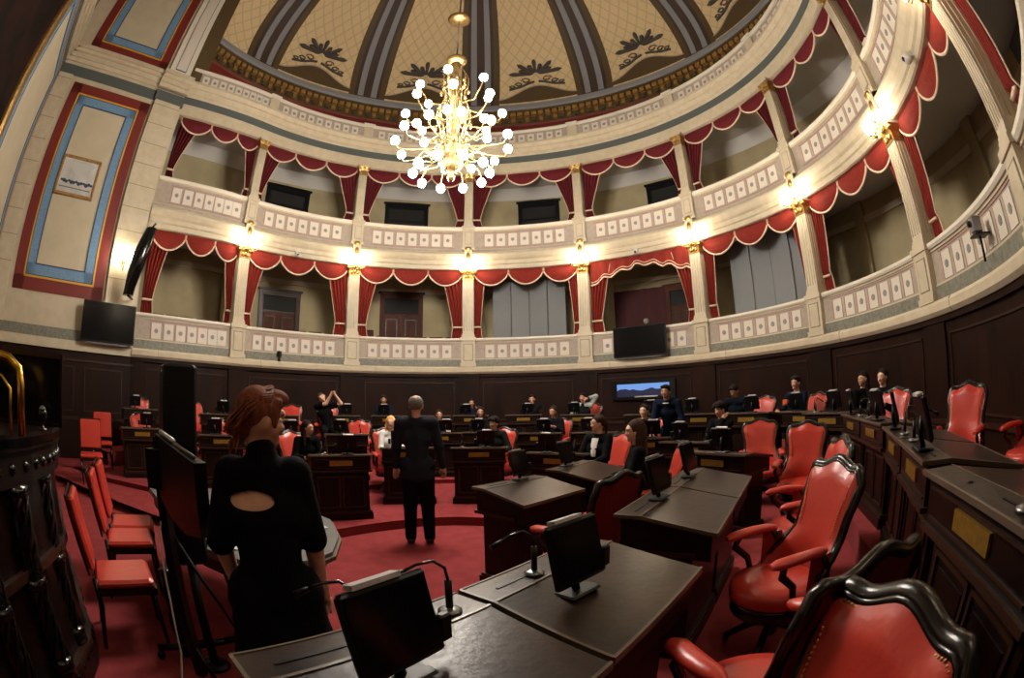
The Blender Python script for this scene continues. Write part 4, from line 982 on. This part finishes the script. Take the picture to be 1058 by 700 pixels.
b = MB(); b.tube([(0, 0, 0), (0, 0, .22), (-.01, -.01, .29), (-.05, -.06, .33), (-.12, -.13, .345), (-.45, -.5, .35), (-.75, -.9, .35)], .021, BRASS, 10); b.tube([(-.04, -.05, .0), (-.04, -.05, .2), (-.08, -.09, .25), (-.4, -.45, .27)], .009, BRASS, 8); b.build('tube', t)
b = MB(); b.lathe([(.03, .16), (.04, .2), (.03, .24)], BRASS, 10, Matrix.Translation((-.16, -.18, .12))); b.tube([(-.14, -.16, .34), (-.14, -.16, .24), (-.22, -.26, .22)], .022, BRASS, 8); b.build('fitting', t)
vp = spot(-59.8, 2.75); t = thing('glass_inkwell', 'small dark glass vessel standing on the corner of the rostrum top', 'vessel', (vp[0], vp[1], 1.44)); t.scale = (.62,)*3; b = MB(); b.lathe([(.05, 0), (.05, .01), (.015, .02), (.015, .07), (.03, .085), (.05, .11), (.05, .15), (.03, .17)], BLACKG, 12); b.build('bowl', t); b = MB(); b.lathe([(.04, .17), (.03, .185), (.01, .2)], STEEL, 12); b.build('lid', t)
t = thing('dark_lattice_panel', 'dark openwork carved panel rising behind the brass rail on the rostrum', 'panel', spot(-60.9, 3.0)+(1.44,), math.radians(55)); b = MB(); b.box(-.3, .2, -.02, .02, 0, .02, WOOD); b.box(-.3, .2, -.02, .02, .38, .41, WOODM); b.box(-.3, -.28, -.02, .02, 0, .4, WOOD); b.box(.18, .2, -.02, .02, 0, .4, WOOD); b.build('frame', t)
b = MB(); b.box(-.28, .18, -.006, .006, .02, .38, BLACKG)
for i in range(5):
    for j in range(4): b.ball((-.24+i*.095, .008, .07+j*.09), .03, WOODM if (i+j) % 2 else BLACKG, 6, sc=(1, .4, 1))
b.build('carved_infill', t)
g = spot(-64.5, 2.2); b = MB(); b.bbox(-.16, .16, -.1, .1, 0, .13, GREYB, .01); tag(b.build('grey_box', None, (g[0]+.02, g[1]+.3, 0), .6), 'small blue-grey box low beside the rostrum at the left edge', 'box')
t = thing('padded_chair', 'pale grey padded chair back just showing in the bottom left corner', 'chair', (-.42, -6.75, 0), .7)
b = MB(); b.bbox(-.24, .24, -.04, .04, .45, .80, GREYF, .035); b.build('backrest', t)
b = MB(); b.bbox(-.24, .24, -.46, -.02, .40, .46, GREYF, .02); b.build('seat', t)
for x in (-.2, .2):
    for y in (-.42, -.02): b = MB(); b.tube([(x, y, 0), (x, y, .41)], .014, STEEL, 6); b.build('leg', t)
# ------------------------------------------------------------------ people: one continuous skin per body, grown from tapered limbs
def cone(p, a, b, ra, rb):
    a = np.array(a, float); b = np.array(b, float); ba = b-a; L = max(1e-9, ba @ ba)
    h = np.clip(((p-a) @ ba)/L, 0, 1)
    return np.linalg.norm(p-a-h[..., None]*ba, axis=-1)-(ra+(rb-ra)*h)
def ellip(p, c, r):
    q = (p-np.array(c))/np.array(r); k = np.linalg.norm(q, axis=-1); k2 = np.linalg.norm(q/np.array(r), axis=-1)
    return k*(k-1)/np.maximum(k2, 1e-6)
def surf(prims, h, k=.025, cuts=(), post=None):
    """prims: (kind, *args[, k]); smooth union on a grid, then surface nets. cuts: (normal, offset) half-spaces kept where n.p<off"""
    lo = np.array([1e9]*3); hi = -lo
    for q in prims:
        if q[0] == 'c': pts = np.array([q[1], q[2]]); r = max(q[3], q[4]); lo = np.minimum(lo, pts.min(0)-r); hi = np.maximum(hi, pts.max(0)+r)
        else: lo = np.minimum(lo, np.array(q[1])-np.array(q[2])); hi = np.maximum(hi, np.array(q[1])+np.array(q[2]))
    lo -= 3*h+.01; hi += 3*h+.01
    n = np.ceil((hi-lo)/h).astype(int)+1
    ax = [lo[i]+h*np.arange(n[i]) for i in range(3)]
    D = np.full(n, .3)
    for q in prims:
        if q[0] == 'c': pts = np.array([q[1], q[2]]); r = max(q[3], q[4]); a = pts.min(0)-r; b = pts.max(0)+r
        else: a = np.array(q[1])-np.array(q[2]); b = np.array(q[1])+np.array(q[2])
        i0 = np.maximum(0, ((a-.07-lo)/h).astype(int)); i1 = np.minimum(n, ((b+.07-lo)/h).astype(int)+2)
        sl = tuple(slice(i0[i], i1[i]) for i in range(3))
        G = np.stack(np.meshgrid(*[ax[i][sl[i]] for i in range(3)], indexing='ij'), -1)
        d = cone(G, *q[1:5]) if q[0] == 'c' else ellip(G, q[1], q[2])
        if q[0] == 'x': D[sl] = np.maximum(D[sl], -d); continue
        o = D[sl]; kk = k; hh = np.clip(.5+.5*(o-d)/kk, 0, 1); D[sl] = o*(1-hh)+d*hh-kk*hh*(1-hh)
    if cuts:
        G = np.stack(np.meshgrid(*ax, indexing='ij'), -1)
        for nrm, off in cuts: D = np.maximum(D, G @ np.array(nrm, float)-off)
    s = D < 0
    c = np.zeros(np.array(D.shape)-1, int)
    acc = np.zeros(c.shape+(3,)); cnt = np.zeros(c.shape)
    X, Y, Z = c.shape
    idx = np.stack(np.meshgrid(np.arange(X), np.arange(Y), np.arange(Z), indexing='ij'), -1).astype(float)
    corners = [(i, j, k_) for i in (0, 1) for j in (0, 1) for k_ in (0, 1)]
    V = {q: D[q[0]:q[0]+X, q[1]:q[1]+Y, q[2]:q[2]+Z] for q in corners}
    for a in corners:
        for axn in range(3):
            if a[axn]: continue
            b = list(a); b[axn] = 1; b = tuple(b); da, db = V[a], V[b]; m = (da < 0) != (db < 0)
            t = np.where(m, da/np.where(m, da-db, 1), 0)
            pt = np.zeros(c.shape+(3,)); 
            for q in range(3): pt[..., q] = a[q]
            pt[..., axn] = t
            acc += np.where(m[..., None], pt, 0); cnt += m
    act = cnt > 0
    vid = -np.ones(c.shape, int); vid[act] = np.arange(act.sum())
    verts = (idx[act]+acc[act]/cnt[act][:, None])*h+lo
    F = []
    def quads(axn):
        sl0 = [slice(1, -1)]*3; 
        A = s[tuple(slice(1, X) if i != axn else slice(0, D.shape[axn]-1) for i in range(3))] if False else None
    # edges along each axis between interior samples
    for axn in range(3):
        o1, o2 = [(1, 2), (2, 0), (0, 1)][axn]
        r = [slice(1, D.shape[i]-1) for i in range(3)]; r[axn] = slice(0, D.shape[axn]-1)
        r2 = list(r); r2[axn] = slice(1, D.shape[axn])
        sa, sb = s[tuple(r)], s[tuple(r2)]
        m = np.argwhere(sa != sb)
        if len(m) == 0: continue
        base = m.copy()
        for i in range(3):
            if i != axn: base[:, i] += 1
        flip = sa[tuple(m.T)]
        def vv(d1, d2):
            q = base.copy(); q[:, o1] -= d1; q[:, o2] -= d2; return vid[tuple(q.T)]
        Q = np.stack([vv(1, 1), vv(0, 1), vv(0, 0), vv(1, 0)], 1)
        Q[~flip] = Q[~flip][:, ::-1]
        F.append(Q)
    F = np.concatenate(F)
    F = F[(F >= 0).all(1)]
    return verts, F
def sdfmesh(name, prims, h, m, parent, k=.025, cuts=()):
    v, f = surf(prims, h, k, cuts)
    me = bpy.data.meshes.new(name); me.from_pydata(v.tolist(), [], f.tolist()); me.materials.append(m)
    me.polygons.foreach_set('use_smooth', [True]*len(me.polygons)); me.update()
    o = bpy.data.objects.new(name, me); COL.objects.link(o); o.parent = parent
    return o
SKINS = [mat('skin_light', '#c08f74', .5, col2='#b4826a', scale=30), mat('skin_medium', '#a87a5c', .5, col2='#9c6f54', scale=30), mat('skin_pale', '#cfa48c', .5)]
HAIRS = {}
def hairm(c):
    if c not in HAIRS: HAIRS[c] = mat('hair_'+c[1:], c, .75, spec=.1, col2=('#%02x%02x%02x' % tuple(min(255, int(int(c[i:i+2], 16)*1.35+8)) for i in (1, 3, 5))), scale=30, stretch=(3, 3, .5), bump=.3, bscale=90)
    return HAIRS[c]
CLO = {}
def clo(c):
    if c not in CLO: CLO[c] = mat('cloth_'+c[1:], c, .9, bump=.2, bscale=80, spec=.08)
    return CLO[c]
EYEM = mat('eye', '#1b120e', .2); LIPM = mat('lips', '#8c3c3a', .5); WEYE = mat('eye_white', '#d9d4cc', .3); SHOEM = mat('shoe_leather', '#0d0b0a', .35); GREYH = mat('grey_hair', '#77736e', .6, col2='#5d5955', scale=40)
def ik(s, w, l1, l2, pole):
    s, w, pole = Vector(s), Vector(w), Vector(pole); d = w-s; L = min(d.length, (l1+l2)*.995); u = d.normalized()
    w = s+u*L; a = (l1*l1-l2*l2+L*L)/(2*L); hgt = math.sqrt(max(0, l1*l1-a*a)); p = (pole-u*pole.dot(u)).normalized()
    return tuple(s+u*a+p*hgt), tuple(w)
def person(lab, p, z, f, pose='sit', lean=0.0, yaw=0.0, tilt=0.0, nod=0.0, skin=0, hair='#1c1512', style='short', top='#09090a', bottom='#0e0e10', sleeve=1.0, wl=None, wr=None, scale=1.0, vox=.015, suit=False, inner=None, bald=False, extra=None, glasses=False, side=0.0, cardigan=None, group='seated audience', ilen=5):
    t = thing('person', lab, 'person', (p[0], p[1], z), head(f), group)
    t.scale = (scale,)*3
    sk = SKINS[skin]
    sit = pose == 'sit'
    hz = .60 if sit else .93
    hip = Vector((0, 0, hz)); ln = Vector((side, lean, 0))
    chest = hip+Vector((0, 0, .33))+ln*.6; sh = hip+Vector((0, 0, .49))+ln*.95; nk = hip+Vector((0, -.01, .55))+ln*1.02; 
    hd = hip+Vector((0, .015, .69))+ln*1.18+Vector((0, 0, -.05*abs(lean)*2))
    SW = (.13 if style == 'bun' else .165) if style not in ('short', 'grey', 'cap') else .185
    SL, SRr = sh+Vector((-SW, 0, 0)), sh+Vector((SW, 0, 0))
    HR = Matrix.Rotation(-yaw, 3, 'Z') @ Matrix.Rotation(nod, 3, 'X') @ Matrix.Rotation(tilt, 3, 'Y')
    def H(x, y, zz): return tuple(hd+HR @ Vector((x, y, zz)))
    if sit: defw = (Vector((-.14, .36, .78-.0)), Vector((.14, .36, .78)))
    else: defw = (Vector((-.25, .06, .86)), Vector((.25, .06, .86)))
    WL = Vector(wl) if wl else defw[0]; WR = Vector(wr) if wr else defw[1]
    poleL = Vector((-.6, -.5, -1)); poleR = Vector((.6, -.5, -1))
    EL, WL = ik(SL, WL, .28, .25, poleL); ER, WR = ik(SRr, WR, .28, .25, poleR)
    if sit: KN = [(-.11, .41, .555), (.11, .41, .555)]; AN = [(-.12, .38, .09), (.12, .38, .09)]; HJ = [(-.09, .02, hz), (.09, .02, hz)]
    else: KN = [(-.1, .02, .5), (.1, .02, .5)]; AN = [(-.11, -.02, .09), (.11, -.02, .09)]; HJ = [(-.085, 0, .9), (.085, 0, .9)]
    def torso(e): 
        return [('c', tuple(hip+Vector((-.075, 0, .0))), tuple(hip+Vector((.075, 0, 0))), .115+e, .115+e), ('c', tuple(hip), tuple(chest), .115+e, .12+e),
                ('c', tuple(chest+Vector((-.07, 0, .0))), tuple(chest+Vector((.07, 0, 0))), .105+e, .105+e), ('c', tuple(sh+Vector((-SW*.8, 0, -.01))), tuple(sh+Vector((SW*.8, 0, -.01))), .058+e, .058+e), ('c', tuple(chest), tuple(sh), .11+e, .07+e)]
    def arm(S, E, W, e, f_=1.0):
        S, E, W = Vector(S), Vector(E), Vector(W)
        if f_ >= .99: return [('c', tuple(S), tuple(E), .052+e, .043+e), ('c', tuple(E), tuple(E.lerp(W, .93)), .043+e, .03+e)]
        if f_ > .5: return [('c', tuple(S), tuple(E), .052+e, .043+e), ('c', tuple(E), tuple(E.lerp(W, (f_-.5)*2)), .043+e, .037+e)]
        return [('c', tuple(S), tuple(S.lerp(E, f_*2)), .052+e, .046+e)]
    def legs(e):
        L = []
        for i in range(2): L += [('c', HJ[i], KN[i], .085+e, .055+e), ('c', KN[i], AN[i], .053+e, .035+e)]
        return L
    headp = [('e', H(0, -.008, .02), (.074, .092, .098)), ('c', H(0, .03, -.05), H(0, .055, -.07), .045, .03), ('c', H(0, .082, .0), H(0, .097, -.024), .008, .013),
             ('e', H(0, .05, .028), (.056, .04, .03)), ('c', H(-.03, .07, -.02), H(-.028, .055, -.04), .018, .018), ('c', H(.03, .07, -.02), H(.028, .055, -.04), .018, .018),
             ('e', H(-.077, -.005, -.005), (.012, .02, .03)), ('e', H(.077, -.005, -.005), (.012, .02, .03))]
    body = torso(-.004)+arm(SL, EL, WL, 0)+arm(SRr, ER, WR, 0)+legs(0)+[('c', tuple(nk+Vector((0, 0, -.05))), H(0, -.015, -.04), .052, .046)]
    for i in range(2): body.append(('c', AN[i], (AN[i][0], AN[i][1]+.13, .045), .034, .028))
    hands = []
    for W, E, sg in ((WL, EL, -1), (WR, ER, 1)):
        W, E = Vector(W), Vector(E); d = (W-E).normalized(); q = d.cross(Vector((0, 0, 1))); q = q.normalized() if q.length > .1 else Vector((1, 0, 0)); up = q.cross(d)
        body.append(('c', tuple(W), tuple(W+d*.05), .028, .032)); hands.append((W, d, q, up, sg))
    kk = .022
    v, fc = surf(body+headp, vox, kk)
    mb = MB(); mb.add(v.tolist(), fc.tolist(), sk, None, True)
    for W, d, q, up, sg in hands:
        for i in range(4):
            o = (i-1.5)*.018; L = (.062, .072, .068, .054)[i]; b0 = W+d*.06+q*o
            mb.tube([tuple(b0), tuple(b0+d*L*.5-up*.01), tuple(b0+d*L*.85-up*.028), tuple(b0+d*L-up*.045)], [.0095, .009, .008, .006], sk, 6)
        mb.tube([tuple(W+d*.02-q*sg*.022), tuple(W+d*.055-q*sg*.045-up*.01), tuple(W+d*.085-q*sg*.045-up*.02)], [.012, .011, .008], sk, 6)
    mb.build('body', t)
    # clothes
    tp = torso(.012)
    tp += arm(SL, EL, WL, .014, sleeve)+arm(SRr, ER, WR, .014, sleeve)
    if suit: tp += [('c', tuple(hip+Vector((-.08, 0, -.08))), tuple(hip+Vector((.08, 0, -.08))), .125, .125), ('c', tuple(sh+Vector((-SW*.95, 0, -.0))), tuple(sh+Vector((SW*.95, 0, 0))), .078, .078)]
    if extra == 'dress':
        tp += [('c', (-.07, 0, .9), (-.08, 0, .45), .125, .15), ('c', (.07, 0, .9), (.08, 0, .45), .125, .15), ('c', (-.08, 0, .45), (-.07, 0, .12), .15, .15), ('c', (.08, 0, .45), (.07, 0, .12), .15, .15), ('e', (0, -.02, .55), (.24, .16, .4))]
        tp += [('c', tuple(nk+Vector((0, 0, -.03))), tuple(nk+Vector((0, 0, .02))), .075, .062)]
        tp.append(('x', tuple(sh+Vector((-.055, -.10, -.09))), (.095, .09, .036)))
    cuts = []
    if top: sdfmesh('jacket' if suit else ('dress' if extra == 'dress' else 'top'), tp, vox, clo(top), t, .02, cuts)
    if bottom and extra != 'dress': 
        sdfmesh('trousers', legs(.016 if not suit else .03)+[('c', (-.08, 0, hz), (.08, 0, hz), .122, .122)], vox*1.1, clo(bottom), t, .02)
    if inner:   # a triangle of shirt or skin showing at the collar
        c = MB(); y = .135
        def T(x, dy, dz): return tuple(sh+ln*0+Vector((x, dy, dz)))
        c.grid([[tuple((sh+(chest-sh)*(-dz/.16) if dz < 0 else sh+Vector((0, 0, dz)))+Vector((x*w_, yy-abs(x)*.012, 0))) for x in (-1, -.5, 0, .5, 1)] for w_, dz, yy in ((.05, .05, .062), (.055, -.01, .093), (.05, -.08, .122), (.045, -.16, .140), (.035, -.24, .142))[:ilen]], clo(inner) if inner != 'skin' else sk)
        c.build('shirt_front' if inner != 'skin' else 'neckline', t)
    if cardigan:
        sdfmesh('cardigan', [('c', tuple(SL), tuple(SRr), .074, .074), ('c', tuple(SL), EL, .07, .062), ('c', EL, tuple(Vector(EL).lerp(Vector(WL), .8)), .062, .05), ('c', tuple(SRr), ER, .07, .062), ('c', ER, tuple(Vector(ER).lerp(Vector(WR), .8)), .062, .05)], vox, clo(cardigan), t, .02)
    for i in range(2):
        sdfmesh('shoe', [('c', (AN[i][0], AN[i][1]-.02, .05), (AN[i][0], AN[i][1]+.155, .04), .05, .045), ('c', (AN[i][0], AN[i][1], .07), (AN[i][0], AN[i][1], .1), .046, .044)], vox, SHOEM, t, .02, [((0, 0, -1), -.004)])
    # face
    for sg in (-1, 1):
        e = MB(); e.ball(H(sg*.031, .072, .006), .0115, WEYE, 8); e.ball(H(sg*.031, .081, .006), .0062, EYEM, 6); e.build('eye', t)
        e = MB(); e.tube([H(sg*.014, .088, .026), H(sg*.032, .088, .032), H(sg*.05, .074, .026)], .004, hairm(hair), 5); e.build('eyebrow', t)
    e = MB(); e.tube([H(-.022, .081, -.047), H(-.008, .09, -.044), H(.008, .09, -.044), H(.022, .081, -.047)], [.003, .006, .006, .003], LIPM, 6, flat=.8); e.build('mouth', t)
    hm = GREYH if style == 'grey' else hairm(hair)
    # hair
    hp = [('e', H(0, -.022, .04), (.088, .098, .095))]
    if style in ('long', 'verylong', 'bob', 'lob'):
        Lh = {'long': .26, 'verylong': .42, 'bob': .1, 'lob': .18}[style]
        for sg in (-1, 1):
            hp += [('c', H(sg*.068, -.02, .03), tuple(hd+HR @ Vector((sg*.078, -.02, -.08))), .03, .032), ('c', tuple(hd+HR @ Vector((sg*.078, -.02, -.08))), tuple(hd+HR @ Vector((sg*.1, .0, -.0))+Vector((0, .01, -Lh))), .034, .02)]
        hp += [('c', H(0, -.06, .02), tuple(hd+HR @ Vector((0, -.075, 0))+Vector((0, -.01, -Lh))), .07, .06), ('c', H(.04, -.06, .0), tuple(hd+HR @ Vector((.05, -.07, 0))+Vector((0, 0, -Lh))), .045, .04), ('c', H(-.04, -.06, .0), tuple(hd+HR @ Vector((-.05, -.07, 0))+Vector((0, 0, -Lh))), .045, .04)]
    if style == 'tied': hp += [('e', H(0, -.11, .0), (.04, .04, .045)), ('c', H(0, -.12, -.02), H(0, -.12, -.2), .03, .012)]
    if style == 'bun':
        hp = [('e', H(0, -.018, .038), (.086, .1, .094)), ('e', H(-.005, -.10, -.03), (.045, .04, .04)), ('c', H(-.055, -.03, .04), H(-.02, -.10, -.03), .03, .026), ('c', H(.06, .0, .04), H(.02, -.1, -.03), .03, .026), ('e', H(0, .045, .085), (.07, .055, .04)),
              ('c', H(.066, .05, .07), H(.082, .035, -.02), .018, .008), ('c', H(-.066, .05, .07), H(-.082, .03, -.02), .018, .008), ('e', H(0, -.07, -.02), (.062, .045, .055))]
    if style == 'short': hp += [('e', H(0, .02, .085), (.07, .07, .042)), ('c', H(-.04, .07, .085), H(.05, .065, .09), .024, .022)]
    if style == 'mop': hp += [('e', H(0, .02, .085), (.082, .085, .05)), ('c', H(-.05, .085, .065), H(.05, .085, .065), .026, .026), ('e', H(0, -.03, .05), (.1, .1, .095))]
    if style == 'bun':
        g = MB(); rr_ = random.Random(3)
        for i in range(70):
            a = rr_.uniform(-1.3, 1.3); b0 = rr_.uniform(.2, 1.2); q0 = H(.09*math.sin(a), .07*math.cos(a)*.6, .05+.085*math.cos(a)); q1 = H(.096*math.sin(a), -.05-.03*b0, .02+.05*math.cos(a)*b0); q2 = H(.05*math.sin(a)+rr_.uniform(-.02, .02), -.12-rr_.uniform(0, .02), -.03-rr_.uniform(-.03, .04)); g.tube([q0, tuple(Vector(q0).lerp(Vector(q1), .5)+Vector((0, 0, .012))), q1, q2], [.005, .006, .006, .003], hairm(hair if i % 3 else '#2a1a14'), 4)
        for i in range(8): q0 = H(rr_.uniform(-.05, .05), -.09, -.05); q1 = H(rr_.uniform(-.07, .07), -.11-rr_.uniform(0, .03), -.1-rr_.uniform(0, .06)); g.tube([q0, tuple(Vector(q0).lerp(Vector(q1), .5)), q1], [.005, .004, .001], hairm(hair), 4)
        g.build('hair_strands', t)
    # keep the face clear
    hp.append(('x', H(0, .105, -.04), (.068, .085, .115 if style in ('mop',) else .12) if style != 'bun' else (.066, .08, .12)))
    if style == 'grey':
        hp = [('e', H(0, -.02, .03), (.085, .097, .093)), ('x', H(0, -.035, .118), (.05, .05, .045)), ('x', H(0, .105, -.03), (.08, .085, .12))]
    sdfmesh('hair', hp, min(vox, .011), hm, t, .015)
    if glasses:
        g = MB()
        for sg in (-1, 1): g.tube([H(sg*.032+.022*math.cos(q), .092, .006+.018*math.sin(q)) for q in [i*PI/5 for i in range(11)]], .002, BLACKP, 4); g.tube([H(sg*.055, .09, .01), H(sg*.08, .0, .01)], .002, BLACKP, 4)
        g.build('glasses', t)
    return t, (WL, WR, H)
def held(name, lab, cat, t, pos, mbf):
    M = Matrix.Translation(t.location) @ Matrix.Rotation(t.rotation_euler.z, 4, 'Z'); q = M @ (Vector(pos)*t.scale.x)
    b = MB(); mbf(b); return tag(b.build(name, None, tuple(q), t.rotation_euler.z), lab, cat)
rd = math.radians
def clear(p, half=.3, back=1.0):
    for (d, z_, f, w_, *_) in DESKS:
        L = math.hypot(*f); fx, fy = f[0]/L, f[1]/L; ux, uy = p[0]-d[0], p[1]-d[1]
        dx = ux*fy-uy*fx; dy = ux*fx+uy*fy
        if abs(dx) < w_/2+half and -back < dy < .05: p = (p[0]-fx*(back+dy), p[1]-fy*(back+dy))
    return p
# foreground figures
W1, hW = person('woman with auburn pinned-up hair in a black dress with a cut-out back, standing', spot(-31.1, 1.80), 0, (-.52, .85), 'stand', yaw=rd(72), nod=rd(-4), skin=0, hair='#5c3020', style='bun', top='#08080a', sleeve=.5, wl=(-.17, .12, .93), wr=(.22, .1, .80), scale=.985, vox=.0085, extra='dress', group='standing people')
M1, _ = person('grey-haired balding man in a dark navy suit standing on the open carpet, seen from behind', spot(-11.8, 5.35), 0, (-.12, 1), 'stand', yaw=rd(12), style='grey', hair='#5a554f', top='#23262f', bottom='#0b0b0e', wl=(-.27, .1, .86), wr=(.29, .08, .9), scale=1.0, suit=True, vox=.011, group='standing people')
PE = [
 # label, place, tier, facing, kwargs
 ('girl with long dark hair in black leaning on her elbows at the leftmost front-row desk', spot(-25.2, 6.35), P1, (.72, -.69), dict(yaw=rd(-30), lean=.14, style='long', wl=(-.05, .40, .86), wr=(.16, .42, .84), hair='#1a1210', scale=.95)),
 ('blonde girl in a white top half hidden behind the standing man', spot(-15.0, 7.2), P1, (.4, -.9), dict(style='long', hair='#b5854f', top='#c9c6c2', skin=2, scale=.97, yaw=rd(10))),
 ('boy with thick black hair in a dark hooded jacket at the front-row desk', spot(-2.3, 7.6), P1, (-.1, -1), dict(style='mop', hair='#14100f', top='#1e2220', scale=.97, lean=.12, yaw=rd(22), wl=(-.2, .38, .8), wr=(.12, .4, .8))),
 ('woman with pulled-back hair in a white blouse and black blazer looking left', spot(10.3, 6.1), P1, (-.72, -.69), dict(style='tied', hair='#2a1b14', top='#0c0c0e', inner='#d8d4d0', skin=2, yaw=rd(32), scale=1.0, vox=.013)),
 ('girl with very long brown hair in black seen from the side in a front-row seat', spot(15.6, 4.55), P1, (-.97, .15), dict(style='verylong', hair='#33221a', top='#0d0d0f', lean=.05, skin=2, yaw=rd(-10), vox=.012)),
 ('girl lying back and stretching both bare arms above her head in the back row', spot(-22.6, 10.5), P3, (.42, -.9), dict(style='lob', hair='#3a2720', sleeve=.3, lean=-.05, side=.12, tilt=rd(40), wl=(-.16, .14, 1.36), wr=(-.06, .2, 1.36), skin=2, scale=1.02)),
 ('girl with dark hair and a pale cardigan behind a tablet in the second row', spot(-9.1, 9.6), P2, (.15, -1), dict(style='lob', hair='#1a1311', top='#141416', cardigan='#a79a92', scale=.96)),
 ('girl with long dark hair in black peeping over a tablet in the second row', spot(-4.2, 9.6), P2, (.05, -1), dict(style='long', hair='#17110f', top='#121214', scale=1.0)),
 ('girl in black smiling down at a telephone in the second row', spot(4.6, 9.2), P2, (-.3, -.95), dict(style='lob', hair='#1c1412', top='#111113', yaw=rd(15), nod=rd(-8), wl=(-.1, .3, .96), wr=(.03, .33, .98))),
 ('girl in a black v-neck top sitting upright at the curved second row', spot(15.8, 7.7), P2, (-.5, -.87), dict(style='tied', hair='#1d1411', top='#0f0f12', inner='skin', skin=2, yaw=rd(10))),
 ('boy in black resting his cheek on his hand at the second row', spot(24.5, 6.65), P2, (-.86, -.5), dict(style='mop', hair='#16110f', top='#0e0e10', yaw=rd(8), nod=rd(-10), tilt=rd(8), lean=.05, wl=(-.09, .13, 1.15), wr=(.12, .36, .80))),
 ('man in a dark suit sitting alone in the back row before the bare wall', spot(-15.8, 11.5), P3, (.2, -.98), dict(style='short', hair='#1a1412', top='#121622', ilen=2, inner='#8a8f98', skin=1)),
 ('girl with dark hair in the red armchair in the middle of the back row', spot(-5.1, 11.6), P3, (.05, -1), dict(style='lob', hair='#1a1210', top='#1a1820', scale=.93)),
 ('boy with his hand at his mouth in the back row', spot(2.2, 11.3), P3, (-.1, -1), dict(style='short', hair='#1a1310', top='#15161a', lean=.1, wl=(-.01, .2, 1.16), wr=(.24, .33, .84))),
 ('boy with a pale striped sleeve touching his head in the back row', spot(8.2, 10.7), P3, (-.3, -.95), dict(style='short', hair='#17110f', top='#17181b', cardigan='#8d9492', yaw=rd(12), lean=.08, wl=(-.13, .12, 1.26), wr=(.2, .36, .82))),
 ('young man in a navy jacket and white collar half standing below the lit monitor', spot(19.2, 7.8), P2, (-.6, -.8), dict(ilen=2, scale=.95, pose='stand', style='short', hair='#15110f', top='#101828', inner='#c9c9c9', lean=.22, wl=(-.2, .38, .98), wr=(.22, .42, .9), skin=1, group='standing people')),
 ('young man in navy bending forward in the back row', spot(26.7, 8.3), P3, (-.8, -.6), dict(style='short', hair='#1a1411', top='#10141e', lean=.2, nod=rd(-30), skin=1)),
 ('young man with dark flat hair in a navy jacket holding something orange', spot(33.3, 7.6), P3, (-.95, -.3), dict(style='short', hair='#191312', top='#101627', ilen=2, inner='#a9a9ad', yaw=rd(-5), scale=1.03, wl=(-.12, .36, .95), wr=(.2, .3, .85))),
 ('woman with black hair in black turned away in the right-hand back row', spot(39.6, 6.65), P3, (-.2, -1), dict(style='long', hair='#0f0b0a', top='#0c0c0e', yaw=rd(75), wl=(-.1, .33, .98), wr=(.14, .3, .82))),
 ('woman with dark tied hair in black facing left in the right-hand back row', spot(42.9, 6.1), P3, (-.8, -.6), dict(style='tied', hair='#17100e', top='#0f1013', skin=2, yaw=rd(25), wl=(-.06, .3, .92), wr=(.1, .3, .86))),
]
SEATS = {}
for lab, p, z, f, kw in PE:
    if kw.get('pose') != 'stand' and 'very long' not in lab and 'blouse' not in lab: p = clear(p)
    kw['scale'] = kw.get('scale', 1.0)*(.945 if kw.get('pose') != 'stand' else 1)
    SEATS[lab] = p
    o, (wl_, wr_, H_) = person(lab, p, z, f, **kw)
    if 'telephone' in lab: held('telephone', 'dark telephone held by the smiling girl in the second row', 'telephone', o, (-.03, .38, 1.0), lambda b: b.bbox(-.04, .04, -.005, .005, -.02, .12, BLACKP, .003))
    if 'orange' in lab: held('orange_packet', 'small orange packet in the hand of the young man in the right back row', 'packet', o, (-.1, .46, .99), lambda b: b.bbox(-.05, .05, -.02, .02, -.03, .05, mat('orange_wrap', '#c4511c', .5), .008))

for key, p, z, f, lab in CH2:
    q = None
    if key:
        for k_, v_ in SEATS.items():
            if key in k_: q = v_
    else: q = clear(p, .25, .82)
    L = math.hypot(*f)
    if key: q = (q[0]-f[0]/L*.07, q[1]-f[1]/L*.07)
    chair(q, z, f, lab)
# ------------------------------------------------------------------ camera, light, view
cd = bpy.data.cameras.new('camera'); cam = bpy.data.objects.new('camera', cd); COL.objects.link(cam)
cd.type = 'PANO'; cd.panorama_type = 'FISHEYE_EQUISOLID'; cd.sensor_width = 36; cd.sensor_fit = 'HORIZONTAL'
cd.fisheye_lens = 486.77*36/1058; cd.fisheye_fov = PI
cd.lens = 12; cd.clip_start = .05; cd.clip_end = 200
cam.location = EYE
fwd = Vector((0, math.cos(.12885), math.sin(.12885))); up0 = Vector((0, -math.sin(.12885), math.cos(.12885))); rt0 = Vector((1, 0, 0))
ro = .01801
rt = rt0*math.cos(ro)-up0*math.sin(ro); up = rt0*math.sin(ro)+up0*math.cos(ro)
cam.matrix_world = Matrix(((rt.x, up.x, -fwd.x, EYE[0]), (rt.y, up.y, -fwd.y, EYE[1]), (rt.z, up.z, -fwd.z, EYE[2]), (0, 0, 0, 1)))
SC.camera = cam
w = bpy.data.worlds.new('world'); SC.world = w; w.use_nodes = True; w.node_tree.nodes['Background'].inputs[0].default_value = (.5, .45, .42, 1); w.node_tree.nodes['Background'].inputs[1].default_value = .03
SC.view_settings.view_transform = 'Standard'; SC.view_settings.look = 'None'; SC.view_settings.gamma = 1; SC.view_settings.exposure = .38
SC.cycles.use_denoising = True; SC.cycles.max_bounces = 6; SC.cycles.sample_clamp_indirect = 6; SC.cycles.use_light_tree = True
